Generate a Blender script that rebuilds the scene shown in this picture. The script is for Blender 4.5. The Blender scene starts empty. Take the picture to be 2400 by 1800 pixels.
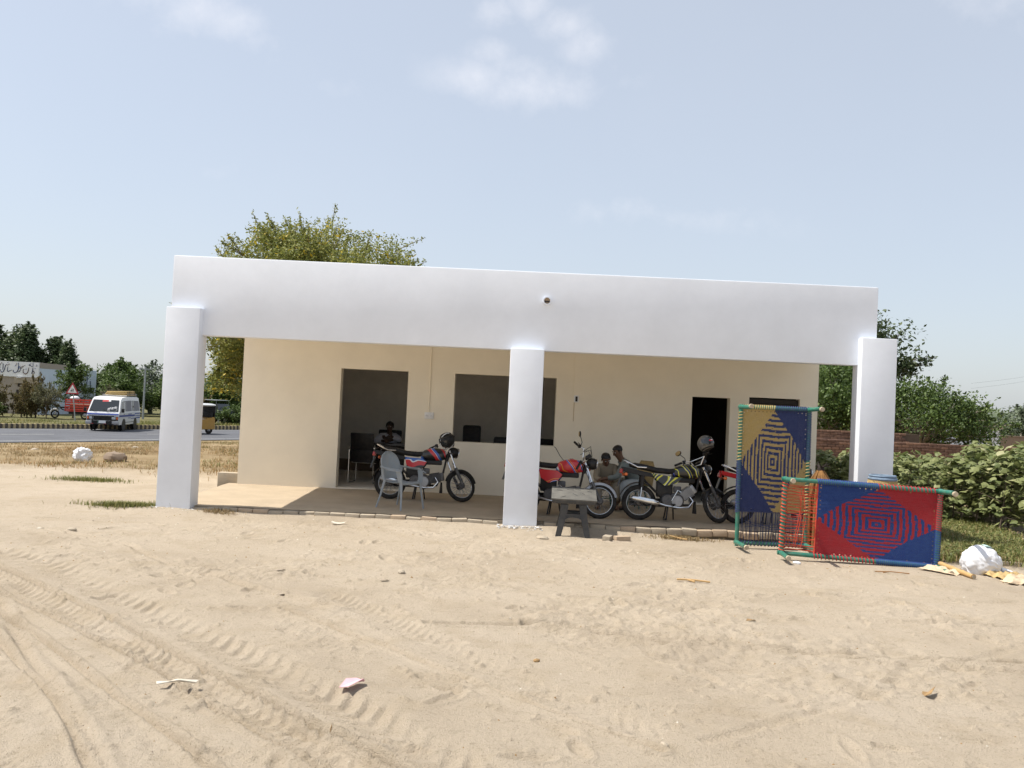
import bpy, bmesh, math, random
import numpy as np
from mathutils import Vector, Matrix, noise as mnoise
random.seed(7); RNG = np.random.default_rng(11)
C = bpy.context.scene.collection
SC = bpy.context.scene
PI = math.pi
rad = math.radians

# ------------------------------------------------------------------ camera
PIT = math.atan(48 / 2050.0); ROLL = rad(2.63); EYE = 1.85
cam = bpy.data.cameras.new('camera'); cam.sensor_width = 36; cam.lens = 30.75
cam.clip_start = 0.1; cam.clip_end = 5000
co = bpy.data.objects.new('camera', cam); C.objects.link(co)
_f = Vector((0, math.cos(PIT), math.sin(PIT))); _r = Vector((1, 0, 0)); _u = _r.cross(_f)
_c, _s = math.cos(ROLL), math.sin(ROLL)
R_ = _c * _r + _s * _u; U_ = -_s * _r + _c * _u; B_ = -_f
co.matrix_world = Matrix(((R_.x, U_.x, B_.x, 0), (R_.y, U_.y, B_.y, 0), (R_.z, U_.z, B_.z, EYE), (0, 0, 0, 1)))
SC.camera = co

# ------------------------------------------------------------------ sky, sun, exposure
SUN_EL, SUN_AZ = 60.0, -90.0        # azimuth from +Y, negative = to the left of the picture
SKY_STRENGTH, SUN_STRENGTH, EXPOSURE = 0.15, 4.4, 0.53
W = bpy.data.worlds.new('World'); SC.world = W; W.use_nodes = True
nt = W.node_tree; N = nt.nodes; Lk = nt.links
for n in list(N): N.remove(n)
out = N.new('ShaderNodeOutputWorld'); bg = N.new('ShaderNodeBackground')
sky = N.new('ShaderNodeTexSky'); sky.sky_type = 'NISHITA'; sky.sun_disc = False
sky.sun_elevation = rad(SUN_EL); sky.sun_rotation = rad(SUN_AZ)
sky.altitude = 60; sky.air_density = 1.0; sky.dust_density = 2.2; sky.ozone_density = 1.6
bg.inputs[1].default_value = SKY_STRENGTH
tc = N.new('ShaderNodeTexCoord')
def wmath(op, a, b=None, clamp=False):
    n = N.new('ShaderNodeMath'); n.operation = op; n.use_clamp = clamp
    for i, v in enumerate((a, b)):
        if v is None: continue
        if isinstance(v, (int, float)): n.inputs[i].default_value = v
        else: Lk.new(v, n.inputs[i])
    return n.outputs[0]
sep = N.new('ShaderNodeSeparateXYZ'); Lk.new(tc.outputs['Generated'], sep.inputs[0])
# a cloud layer: the sky direction carried on to a plane overhead
zc = wmath('MAXIMUM', sep.outputs[2], 0.04)
px = wmath('DIVIDE', sep.outputs[0], zc); py = wmath('DIVIDE', sep.outputs[1], zc)
comb = N.new('ShaderNodeCombineXYZ'); Lk.new(px, comb.inputs[0]); Lk.new(py, comb.inputs[1])
def wnoise(scale, det, off):
    mp = N.new('ShaderNodeMapping'); mp.inputs['Location'].default_value = off
    Lk.new(tc.outputs['Generated'], mp.inputs[0])
    n = N.new('ShaderNodeTexNoise'); n.inputs['Scale'].default_value = scale; n.inputs['Detail'].default_value = det
    n.inputs['Roughness'].default_value = 0.62
    Lk.new(mp.outputs[0], n.inputs['Vector']); return n.outputs['Fac']
nz = wnoise(13.0, 10, (3.1, 0.4, 1.7)); nz2 = wnoise(44, 8, (0.3, 2.0, 5.0))
nmix = wmath('ADD', wmath('MULTIPLY', nz, 0.72), wmath('MULTIPLY', nz2, 0.28))
# soft cumulus puffs: (direction x/y, z/y, half widths, strength)
PUFFS = [(-.035,.452,.030,.016,.9), (.0,.462,.028,.018,1.), (.035,.440,.034,.018,1.), (.066,.418,.030,.020,.95), (.075,.398,.030,.016,.6),
         (-.040,.405,.028,.014,.8), (-.055,.372,.050,.018,.9), (.0,.366,.060,.022,.95), (.045,.368,.045,.020,.85), (.11,.378,.035,.014,.4), (-.01,.385,.05,.016,.8),
         (-.43,.455,.05,.022,.8), (-.385,.440,.05,.026,.95), (-.345,.425,.040,.020,.95), (-.315,.405,.035,.014,.7), (-.285,.385,.03,.012,.45), (-.215,.355,.035,.013,.5),
         (.09,.226,.040,.011,.6), (.135,.230,.045,.013,.7), (.185,.222,.05,.012,.55), (.235,.224,.05,.013,.6), (.29,.214,.05,.010,.35), (-.37,.250,.045,.012,.4),
         (.55,.52,.12,.05,.7), (-.7,.55,.12,.06,.8), (.2,.65,.15,.07,.7), (.45,.30,.10,.015,.2)]
yc = wmath('MAXIMUM', sep.outputs[1], 0.05)
qx = wmath('DIVIDE', sep.outputs[0], yc); qz = wmath('DIVIDE', sep.outputs[2], yc)
tot = None
for (ax, az, wx, wz, st) in PUFFS:
    dx = wmath('DIVIDE', wmath('SUBTRACT', qx, ax), wx * 1.45); dz = wmath('DIVIDE', wmath('SUBTRACT', qz, az), wz * 1.7)
    r2 = wmath('ADD', wmath('MULTIPLY', dx, dx), wmath('MULTIPLY', dz, dz))
    g = wmath('MULTIPLY', wmath('POWER', 2.718, wmath('MULTIPLY', r2, -0.9)), st)
    tot = g if tot is None else wmath('MAXIMUM', tot, g)
cl = wmath('ADD', wmath('MULTIPLY', tot, 0.62), wmath('MULTIPLY', wmath('SUBTRACT', nmix, 0.5), 1.5))
cl = wmath('MULTIPLY', wmath('SUBTRACT', cl, 0.24), 1.9, True)
cl = wmath('MULTIPLY', cl, tot)
# thin high veil elsewhere
veil = wmath('MULTIPLY', wmath('SUBTRACT', wnoise(2.2, 5, (7, 1, 2)), 0.45), 0.5, True)
cl = wmath('ADD', wmath('MULTIPLY', cl, 0.52), wmath('MULTIPLY', veil, 0.25), True)
mixc = N.new('ShaderNodeMix'); mixc.data_type = 'RGBA'
hz = N.new('ShaderNodeMix'); hz.data_type = 'RGBA'
hz.inputs[0].default_value = 0.66; hz.inputs[7].default_value = (3.1, 3.27, 3.48, 1)   # dusty autumn air whitens the whole dome
Lk.new(sky.outputs[0], hz.inputs[6])
Lk.new(cl, mixc.inputs[0]); Lk.new(hz.outputs[2], mixc.inputs[6]); mixc.inputs[7].default_value = (4.75, 4.75, 5.0, 1)
Lk.new(mixc.outputs[2], bg.inputs[0]); Lk.new(bg.outputs[0], out.inputs[0])

sun = bpy.data.lights.new('sun', 'SUN'); sun.energy = SUN_STRENGTH; sun.angle = rad(0.55); sun.color = (1, 0.95, 0.86)
so = bpy.data.objects.new('sun', sun); C.objects.link(so)
sd = Vector((math.sin(rad(SUN_AZ)) * math.cos(rad(SUN_EL)), math.cos(rad(SUN_AZ)) * math.cos(rad(SUN_EL)), math.sin(rad(SUN_EL))))
so.rotation_euler = sd.to_track_quat('Z', 'Y').to_euler(); so.location = sd * 50
vs = SC.view_settings; vs.view_transform = 'Standard'; vs.look = 'None'; vs.gamma = 1; vs.exposure = EXPOSURE; vs.use_curve_mapping = False
SC.cycles.max_bounces = 8; SC.cycles.diffuse_bounces = 5; SC.cycles.caustics_reflective = False; SC.cycles.caustics_refractive = False

# ------------------------------------------------------------------ mesh helper
class M:
    def __init__(s): s.v = []; s.f = []; s.m = []; s.mi = 0
    def add(s, vs, fs):
        o = len(s.v); s.v.extend([tuple(p) for p in vs])
        for f in fs: s.f.append(tuple(i + o for i in f)); s.m.append(s.mi)
        return s
    def bx(s, x0, x1, y0, y1, z0, z1):
        return s.add([(x0,y0,z0),(x1,y0,z0),(x1,y1,z0),(x0,y1,z0),(x0,y0,z1),(x1,y0,z1),(x1,y1,z1),(x0,y1,z1)],
                     [(0,3,2,1),(4,5,6,7),(0,1,5,4),(1,2,6,5),(2,3,7,6),(3,0,4,7)])
    def box(s, c, size, rot=(0,0,0), bev=0.0):
        R = Matrix.Rotation(rot[2],3,'Z') @ Matrix.Rotation(rot[1],3,'Y') @ Matrix.Rotation(rot[0],3,'X')
        if bev <= 0:
            pts = [Vector((x,y,z)) for x in (-.5,.5) for y in (-.5,.5) for z in (-.5,.5)]
            pts = [R @ Vector((p.x*size[0],p.y*size[1],p.z*size[2])) + Vector(c) for p in pts]
            return s.add(pts, [(0,1,3,2),(4,6,7,5),(0,4,5,1),(2,3,7,6),(0,2,6,4),(1,5,7,3)])
        bm = bmesh.new(); bmesh.ops.create_cube(bm, size=1)
        for v in bm.verts: v.co = Vector((v.co.x*size[0], v.co.y*size[1], v.co.z*size[2]))
        bmesh.ops.bevel(bm, geom=bm.edges[:], offset=bev, segments=2, affect='EDGES', profile=0.6)
        bm.verts.index_update()
        vs = [R @ v.co + Vector(c) for v in bm.verts]; fs = [tuple(v.index for v in f.verts) for f in bm.faces]; bm.free()
        return s.add(vs, fs)
    def tube(s, pts, r, n=8, caps=True, closed=False, flat=1.0):
        P = [Vector(p) for p in pts]; k = len(P)
        rs = list(r) if hasattr(r, '__len__') else [r]*k
        prev = None; vs = []
        for i in range(k):
            if closed: t = P[(i+1)%k]-P[i-1]
            else: t = P[min(i+1,k-1)]-P[max(i-1,0)]
            if t.length < 1e-9: t = Vector((0,0,1))
            t.normalize()
            if prev is None:
                a = Vector((0,0,1)) if abs(t.z) < .9 else Vector((1,0,0)); a = (a - t*a.dot(t)).normalized()
            else:
                a = prev - t*prev.dot(t)
                a = a.normalized() if a.length > 1e-6 else Vector((1,0,0))
            prev = a; b = t.cross(a)
            for j in range(n):
                q = 2*PI*j/n; vs.append(P[i] + a*(math.cos(q)*rs[i]) + b*(math.sin(q)*rs[i]*flat))
        fs = []
        for i in range(k if closed else k-1):
            i2 = (i+1)%k
            for j in range(n):
                j2 = (j+1)%n; fs.append((i*n+j, i*n+j2, i2*n+j2, i2*n+j))
        if caps and not closed:
            fs.append(tuple(reversed(range(n)))); fs.append(tuple((k-1)*n+j for j in range(n)))
        return s.add(vs, fs)
    def lathe(s, prof, o, ax, n=16, caps=True):
        ax = Vector(ax).normalized(); o = Vector(o)
        a = Vector((0,0,1)) if abs(ax.z) < .9 else Vector((1,0,0)); a = (a-ax*a.dot(ax)).normalized(); b = ax.cross(a)
        vs = []
        for (r,h) in prof:
            for j in range(n):
                q = 2*PI*j/n; vs.append(o+ax*h+a*(r*math.cos(q))+b*(r*math.sin(q)))
        fs = [(i*n+j, i*n+(j+1)%n, (i+1)*n+(j+1)%n, (i+1)*n+j) for i in range(len(prof)-1) for j in range(n)]
        if caps: fs.append(tuple(reversed(range(n)))); fs.append(tuple((len(prof)-1)*n+j for j in range(n)))
        return s.add(vs, fs)
    def ring(s, c, ax, R, r, n=32, m=8, a0=0, a1=2*PI, ref=None, flat=1.0):
        ax = Vector(ax).normalized(); c = Vector(c)
        a = Vector(ref) if ref else (Vector((0,0,1)) if abs(ax.z)<.9 else Vector((1,0,0)))
        a = (a-ax*a.dot(ax)).normalized(); b = ax.cross(a)
        full = abs(a1-a0-2*PI) < 1e-6; k = n if full else n+1; vs = []
        for i in range(k):
            q = a0+(a1-a0)*i/n; d = a*math.cos(q)+b*math.sin(q)
            for j in range(m):
                p = 2*PI*j/m; vs.append(c+d*(R+r*math.cos(p))+ax*(r*flat*math.sin(p)))
        fs = []
        for i in range(n):
            i2 = (i+1)%k
            for j in range(m): fs.append((i*m+j,i2*m+j,i2*m+(j+1)%m,i*m+(j+1)%m))
        return s.add(vs, fs)
    def ell(s, c, r, rot=None, nu=16, nv=10, fn=None):
        c = Vector(c); vs = []; fs = []
        for i in range(nv+1):
            t = PI*i/nv
            for j in range(nu):
                p = 2*PI*j/nu; d = Vector((math.sin(t)*math.cos(p), math.sin(t)*math.sin(p), math.cos(t)))
                k = fn(d) if fn else 1.0
                q = Vector((d.x*r[0]*k, d.y*r[1]*k, d.z*r[2]*k))
                if rot is not None: q = rot @ q
                vs.append(c+q)
        for i in range(nv):
            for j in range(nu): fs.append((i*nu+j,(i+1)*nu+j,(i+1)*nu+(j+1)%nu,i*nu+(j+1)%nu))
        return s.add(vs, fs)
    def prism(s, poly, o, ux, uy, th):
        o, ux, uy = Vector(o), Vector(ux), Vector(uy); n = ux.cross(uy).normalized(); k = len(poly)
        vs = [o+ux*p[0]+uy*p[1]+n*(th/2) for p in poly]+[o+ux*p[0]+uy*p[1]-n*(th/2) for p in poly]
        fs = [tuple(range(k)), tuple(reversed(range(k,2*k)))]+[(i,i+k,(i+1)%k+k,(i+1)%k) for i in range(k)]
        return s.add(vs, fs)
    def loft(s, rings, closed=True, caps=True):
        n = len(rings[0]); vs = [p for r in rings for p in r]; fs = []
        for i in range(len(rings)-1):
            for j in range(n if closed else n-1):
                fs.append((i*n+j,i*n+(j+1)%n,(i+1)*n+(j+1)%n,(i+1)*n+j))
        if caps and closed: fs.append(tuple(reversed(range(n)))); fs.append(tuple((len(rings)-1)*n+j for j in range(n)))
        return s.add(vs, fs)
    def xf(s, mat):
        s.v = [tuple(mat @ Vector(p)) for p in s.v]; return s
    def mesh(s, name, mats, ang=35):
        me = bpy.data.meshes.new(name); me.from_pydata(s.v, [], s.f)
        for m in (mats if isinstance(mats,(list,tuple)) else [mats]): me.materials.append(m)
        if s.m and max(s.m) > 0: me.polygons.foreach_set('material_index', s.m)
        if ang:
            me.shade_smooth(); me.set_sharp_from_angle(angle=rad(ang))
        me.validate(); me.update(); return me
    def build(s, name, mats, parent=None, ang=35, loc=None, label=None):
        o = bpy.data.objects.new(name, s.mesh(name, mats, ang)); C.objects.link(o)
        if parent: o.parent = parent
        if loc: o.location = loc
        if label: o['label'] = label
        return o
def obj_of(name, me, parent=None, loc=(0,0,0), rot=None):
    o = bpy.data.objects.new(name, me); C.objects.link(o); o.location = loc
    if rot: o.rotation_euler = rot
    if parent: o.parent = parent
    return o
def tag(o, label=None, cat=None, group=None, kind=None):
    if label: o['label'] = label
    if cat: o['category'] = cat
    if group: o['group'] = group
    if kind: o['kind'] = kind
    return o
def thing(name, label, cat, loc=(0,0,0), rot=(0,0,0), group=None):
    o = bpy.data.objects.new(name, None); C.objects.link(o); o.location = loc; o.rotation_euler = rot
    o.empty_display_size = .1
    return tag(o, label, cat, group)
def np_mesh(name, V, F, mats, smooth=False):
    """V (n,3), F (m,3|4) arrays"""
    me = bpy.data.meshes.new(name); k = F.shape[1]
    me.vertices.add(len(V)); me.vertices.foreach_set('co', np.asarray(V, dtype=np.float32).ravel())
    me.loops.add(F.size); me.loops.foreach_set('vertex_index', F.astype(np.int32).ravel())
    me.polygons.add(len(F)); me.polygons.foreach_set('loop_start', np.arange(0, F.size, k, dtype=np.int32))
    me.update(calc_edges=True)
    for m in (mats if isinstance(mats,(list,tuple)) else [mats]): me.materials.append(m)
    if smooth: me.shade_smooth()
    else: me.shade_flat()
    return me

# ------------------------------------------------------------------ materials
def new_mat(name):
    m = bpy.data.materials.new(name); m.use_nodes = True; return m, m.node_tree.nodes, m.node_tree.links, m.node_tree.nodes['Principled BSDF']
def mat(name, col, rough=.6, metal=0., var=.12, scale=6., bump=0., bscale=40., col2=None, det=6, spec=None, coat=0., dust=0., dustcol=(.36,.29,.2)):
    m, n, l, b = new_mat(name)
    tcn = n.new('ShaderNodeTexCoord'); nz = n.new('ShaderNodeTexNoise'); nz.inputs['Scale'].default_value = scale; nz.inputs['Detail'].default_value = det
    nz.inputs['Roughness'].default_value = .65
    l.new(tcn.outputs['Object'], nz.inputs['Vector'])
    rp = n.new('ShaderNodeValToRGB'); rp.color_ramp.elements[0].position = .3; rp.color_ramp.elements[1].position = .72
    c2 = col2 if col2 else tuple(min(1, c*(1+var)) for c in col); c1 = col if col2 else tuple(c*(1-var) for c in col)
    rp.color_ramp.elements[0].color = (*c1,1); rp.color_ramp.elements[1].color = (*c2,1)
    l.new(nz.outputs['Fac'], rp.inputs[0]); src = rp.outputs[0]
    if dust > 0:
        nd = n.new('ShaderNodeTexNoise'); nd.inputs['Scale'].default_value = 14; nd.inputs['Detail'].default_value = 5
        l.new(tcn.outputs['Object'], nd.inputs['Vector'])
        mr = n.new('ShaderNodeMapRange'); mr.inputs[1].default_value=.35; mr.inputs[2].default_value=.75; mr.inputs[3].default_value=0; mr.inputs[4].default_value=dust
        l.new(nd.outputs['Fac'], mr.inputs[0])
        mx = n.new('ShaderNodeMix'); mx.data_type='RGBA'; l.new(mr.outputs[0], mx.inputs[0]); l.new(src, mx.inputs[6]); mx.inputs[7].default_value=(*dustcol,1)
        src = mx.outputs[2]
    l.new(src, b.inputs['Base Color'])
    b.inputs['Roughness'].default_value = rough; b.inputs['Metallic'].default_value = metal
    if spec is not None: b.inputs['Specular IOR Level'].default_value = spec
    if coat: b.inputs['Coat Weight'].default_value = coat; b.inputs['Coat Roughness'].default_value = .12
    if bump > 0:
        nb = n.new('ShaderNodeTexNoise'); nb.inputs['Scale'].default_value = bscale; nb.inputs['Detail'].default_value = 5
        l.new(tcn.outputs['Object'], nb.inputs['Vector'])
        bp = n.new('ShaderNodeBump'); bp.inputs['Strength'].default_value = bump; bp.inputs['Distance'].default_value = .01
        l.new(nb.outputs['Fac'], bp.inputs['Height']); l.new(bp.outputs[0], b.inputs['Normal'])
    return m
def leaf_mat(name, ca, cb, cc=None, trans=.35, nscale=1.2):
    """leaf colours vary leaf by leaf and clump by clump; some light passes through"""
    m, n, l, b = new_mat(name)
    ge = n.new('ShaderNodeNewGeometry'); rp = n.new('ShaderNodeValToRGB'); e = rp.color_ramp.elements
    e[0].color = (*ca,1); e[1].color = (*cb,1); e[1].position = .8
    if cc: x = e.new(.97); x.color = (*cc,1)
    tcn = n.new('ShaderNodeTexCoord'); nz = n.new('ShaderNodeTexNoise'); nz.inputs['Scale'].default_value = nscale; l.new(tcn.outputs['Object'], nz.inputs['Vector'])
    ad = n.new('ShaderNodeMath'); ad.operation='MULTIPLY_ADD'; l.new(nz.outputs['Fac'], ad.inputs[0]); ad.inputs[1].default_value=.9; ad.inputs[2].default_value=-.45
    a2 = n.new('ShaderNodeMath'); a2.operation='ADD'; a2.use_clamp=True; l.new(ge.outputs['Random Per Island'], a2.inputs[0]); l.new(ad.outputs[0], a2.inputs[1])
    l.new(a2.outputs[0], rp.inputs[0]); l.new(rp.outputs[0], b.inputs['Base Color']); b.inputs['Roughness'].default_value=.55
    b.inputs['Specular IOR Level'].default_value=.3
    tr = n.new('ShaderNodeBsdfTranslucent'); l.new(rp.outputs[0], tr.inputs[0])
    mx = n.new('ShaderNodeMixShader'); mx.inputs[0].default_value=trans
    o = n['Material Output']; l.new(b.outputs[0], mx.inputs[1]); l.new(tr.outputs[0], mx.inputs[2]); l.new(mx.outputs[0], o.inputs[0])
    return m
MT = {}
MT['white'] = mat('white_plaster', (.75,.785,.85), .75, var=.045, scale=1.6, bump=.08, bscale=40)
MT['cream'] = mat('cream_plaster', (.86,.79,.655), .8, var=.05, scale=1.1, bump=.15, bscale=60)
MT['inside'] = mat('grey_plaster', (.74,.70,.63), .9, var=.1, scale=2, bump=.2)
MT['cement'] = mat('cement', (.36,.31,.24), .9, var=.14, scale=5, bump=.4, bscale=35, dust=.5, dustcol=(.42,.33,.23))
MT['floor'] = mat('dusty_floor', (.40,.32,.225), .95, var=.12, scale=2.2, bump=.5, bscale=28)
MT['brick'] = mat('old_brick', (.11,.06,.045), .95, col2=(.20,.115,.08), scale=9, bump=.5, bscale=50)
MT['brick_pale'] = mat('pale_brick', (.39,.29,.20), .95, col2=(.46,.365,.265), scale=11, bump=.5, bscale=50)
MT['brick_light'] = mat('orange_brick', (.19,.105,.07), .95, col2=(.28,.16,.105), scale=9, bump=.5, bscale=50)
MT['mortar'] = mat('mud_mortar', (.12,.085,.06), 1, var=.2, scale=12, bump=.4)
MT['mud'] = mat('mud_wall', (.23,.175,.13), 1, var=.15, scale=3, bump=.4)
MT['asphalt'] = mat('asphalt', (.085,.088,.10), .85, var=.2, scale=.9, bump=.3, bscale=90)
MT['kerb_black'] = mat('black_kerb_paint', (.035,.033,.03), .8, var=.3, scale=8, dust=.4)
MT['kerb_cream'] = mat('cream_kerb_paint', (.48,.38,.20), .8, var=.2, scale=8, dust=.4)
MT['black'] = mat('black_plastic', (.012,.012,.014), .4, var=.2, scale=9, dust=.06, spec=.3)
MT['rubber'] = mat('tyre_rubber', (.022,.021,.021), .85, var=.3, scale=14, dust=.3, dustcol=(.12,.10,.08), spec=.2)
MT['chrome'] = mat('chrome', (.72,.73,.75), .22, 1, var=.08, scale=9)
MT['steel'] = mat('dull_steel', (.36,.36,.37), .45, .8, var=.2, scale=12)
MT['alu'] = mat('engine_metal', (.10,.10,.105), .5, .6, var=.3, scale=16, dust=.1)
MT['seat'] = mat('seat_vinyl', (.013,.013,.015), .45, var=.2, scale=8, bump=.15, bscale=120, dust=.05, spec=.25)
MT['red'] = mat('red_paint', (.50,.02,.025), .3, var=.1, scale=5, coat=.5)
MT['orange_lens'] = mat('orange_lens', (.75,.16,.03), .2, var=.1, coat=.4)
MT['red_lens'] = mat('red_lens', (.42,.02,.02), .2, var=.1, coat=.4)
MT['glass_lens'] = mat('lamp_glass', (.55,.58,.6), .12, var=.1, coat=.5)
MT['grey_pl'] = mat('grey_chair_plastic', (.26,.30,.335), .5, var=.07, scale=5, dust=.25)
MT['dark_grey_pl'] = mat('dark_table_plastic', (.028,.031,.035), .6, var=.25, scale=8, dust=.1)
MT['table_top'] = mat('dusty_table_top', (.08,.077,.07), .9, col2=(.15,.142,.125), scale=7, bump=.3, bscale=30)
MT['green_pipe'] = mat('green_paint', (.012,.16,.115), .42, var=.2, scale=12, dust=.2)
MT['wood_end'] = mat('bare_wood_end', (.40,.33,.24), .8, var=.2, scale=20)
MT['pole_wood'] = mat('bamboo', (.46,.29,.12), .6, var=.18, scale=5, bump=.2)
MT['w_red'] = mat('red_cord', (.42,.026,.036), .75, var=.22, scale=60, bump=.5, bscale=160, dust=.3, dustcol=(.34,.07,.08))
MT['w_blue'] = mat('blue_cord', (.022,.06,.24), .75, var=.25, scale=60, bump=.5, bscale=160, dust=.35, dustcol=(.05,.12,.30))
MT['w_navy'] = mat('navy_cord', (.032,.048,.155), .75, var=.25, scale=60, bump=.5, bscale=160, dust=.35, dustcol=(.08,.10,.20))
MT['w_yel'] = mat('straw_yellow_cord', (.50,.37,.145), .75, var=.22, scale=60, bump=.5, bscale=160, dust=.4, dustcol=(.5,.42,.26))
MT['cord_orange'] = mat('orange_red_cord', (.55,.06,.025), .7, var=.3, scale=30)
MT['cord_dark'] = mat('dark_blue_cord', (.03,.04,.10), .7, var=.3, scale=30)
MT['sack'] = mat('white_sack', (.68,.69,.72), .55, var=.1, scale=5, bump=.35, bscale=14)
MT['sack_print'] = mat('pale_green_print', (.45,.62,.58), .65, var=.1)
MT['tan_cloth'] = mat('tan_sacking', (.44,.31,.14), .95, var=.25, scale=14, bump=.5, bscale=60)
MT['pale_cloth'] = mat('pale_sacking', (.55,.43,.30), .95, var=.25, scale=10, bump=.5)
MT['straw'] = mat('dry_straw', (.46,.32,.13), .9, var=.35, scale=30, bump=.6, bscale=60)
MT['brown_leaf'] = mat('dry_brown_bundle', (.28,.14,.045), .9, var=.35, scale=16, bump=.6, bscale=40)
MT['twine'] = mat('dark_twine', (.03,.022,.018), .9, var=.3)
MT['denim'] = mat('blue_grey_rim', (.16,.22,.30), .9, var=.25, scale=14, bump=.4)
MT['skin'] = mat('brown_skin', (.16,.085,.05), .55, var=.08, scale=10)
MT['skin_dark'] = mat('dark_brown_skin', (.09,.05,.032), .55, var=.08, scale=10)
MT['hair'] = mat('black_hair', (.008,.007,.007), .5, var=.3, scale=60, bump=.4, bscale=120)
MT['c_white'] = mat('white_cotton', (.62,.62,.68), .9, var=.06, scale=7, bump=.2)
MT['c_tan'] = mat('khaki_cotton', (.30,.25,.18), .9, var=.08, scale=7, bump=.2)
MT['c_teal'] = mat('grey_green_cotton', (.19,.215,.205), .9, var=.08, scale=7, bump=.2)
MT['c_grey'] = mat('pale_grey_cotton', (.38,.41,.42), .9, var=.08, scale=7, bump=.2)
MT['eye'] = mat('eye_white', (.6,.58,.55), .3, var=.02); MT['lip'] = mat('lip', (.16,.06,.05), .5, var=.05)
MT['gp'] = mat('green_plastic', (.012,.11,.075), .45, var=.15, dust=.2)
MT['bark'] = mat('grey_bark', (.13,.10,.075), .95, var=.3, scale=14, bump=.7, bscale=30)
MT['bark_pale'] = mat('pale_bark', (.27,.235,.19), .95, var=.25, scale=10, bump=.6, bscale=25)
MT['stone'] = mat('dusty_stone', (.36,.30,.23), .95, var=.2, scale=12, bump=.6)
MT['litter'] = mat('pale_litter', (.62,.57,.48), .8, var=.15, scale=10)
MT['dryleaf'] = mat('dry_leaf', (.30,.19,.085), .9, var=.3, scale=14)
MT['pink'] = mat('pink_wrapper', (.72,.42,.46), .5, var=.12, scale=14)
MT['vanwhite'] = mat('van_white', (.72,.73,.74), .35, var=.04, coat=.4, dust=.12)
MT['vanblue'] = mat('van_blue', (.02,.05,.30), .35, var=.1, coat=.4)
MT['glass'] = mat('dark_glass', (.018,.022,.026), .06, var=.1, spec=.8)
MT['curtain'] = mat('grey_curtain', (.22,.22,.23), .8, var=.12, scale=12)
MT['sticker'] = mat('white_sticker', (.8,.8,.8), .5, var=.03)
MT['redprint'] = mat('red_print', (.55,.03,.04), .5, var=.05)
MT['yellow_auto'] = mat('yellow_paint', (.42,.22,.03), .4, var=.1, coat=.3, dust=.2)
MT['signred'] = mat('sign_red', (.42,.03,.045), .45, var=.08); MT['signwhite'] = mat('sign_white', (.80,.80,.80), .5, var=.05)
MT['galv'] = mat('galvanised_pole', (.33,.35,.36), .5, .5, var=.15)
MT['school_blue'] = mat('pale_blue_paint', (.58,.65,.74), .85, var=.07, scale=1.2)
MT['school_beige'] = mat('beige_paint', (.36,.31,.26), .9, var=.08, scale=1.2)
MT['ink'] = mat('navy_lettering', (.035,.045,.10), .6, var=.3, scale=1.5); MT['ink_b'] = mat('brown_lettering', (.10,.05,.035), .6, var=.2)
MT['ink_mid'] = mat('blue_lettering', (.02,.08,.26), .6, var=.2)
MT['void'] = mat('dark_wood', (.02,.014,.011), .7, var=.3, scale=8, bump=.2)
MT['cartred'] = mat('cart_red', (.60,.05,.03), .45, var=.15, scale=7)
MT['mattress'] = mat('straw_mats', (.50,.36,.14), .9, var=.25, scale=9, bump=.4)
MT['carbody'] = mat('dark_car_paint', (.05,.06,.075), .35, var=.1, coat=.3)
MT['tarp_brown'] = mat('brown_tarp', (.2,.13,.085), .9, var=.2)
# ================================================================== GROUND
def lattice(seed, n=256): return np.random.default_rng(seed).random((n, n))
def vnoise(x, y, s, seed):
    L = lattice(seed); n = L.shape[0]; x = x/s+91.3; y = y/s+57.7
    xi = np.floor(x).astype(int); yi = np.floor(y).astype(int); fx = x-xi; fy = y-yi
    fx = fx*fx*(3-2*fx); fy = fy*fy*(3-2*fy)
    a = L[xi%n, yi%n]; b = L[(xi+1)%n, yi%n]; c = L[xi%n, (yi+1)%n]; d = L[(xi+1)%n, (yi+1)%n]
    return (a*(1-fx)+b*fx)*(1-fy)+(c*(1-fx)+d*fx)*fy-.5
def sstep(a, b, x):
    t = np.clip((x-a)/(b-a), 0, 1); return t*t*(3-2*t)
def s_road(x, y): return (x+20.7)*.84-(y-35.7)*.54          # metres from the road's near edge towards the plot
ROAD_Z = -.65
def base_z(x, y):
    s = s_road(x, y); wl = 1-sstep(-5.5, 3.5, x+(y-19)*.25)
    wl = np.where(y > 60, 1-sstep(-5, 25, x), wl)
    drop = -(.68)*(1-sstep(0, 15.5, s))
    far = np.where(s < -13.2, .12, 0.)
    return (drop+far)*wl
def seg_field(x, y, pl):
    best = np.full(x.shape, 1e9); along = np.zeros(x.shape); side = np.zeros(x.shape); acc = 0
    for (x0, y0), (x1, y1) in zip(pl[:-1], pl[1:]):
        dx, dy = x1-x0, y1-y0; L = math.hypot(dx, dy); ux, uy = dx/L, dy/L
        t = (x-x0)*ux+(y-y0)*uy; tc_ = np.clip(t, 0, L)
        d = np.hypot(x-(x0+ux*tc_), y-(y0+uy*tc_)); sg = (x-x0)*(-uy)+(y-y0)*ux
        m = d < best; best = np.where(m, d, best); along = np.where(m, acc+tc_, along); side = np.where(m, np.where(sg >= 0, d, -d), side); acc += L
    return best, along, side
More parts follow.
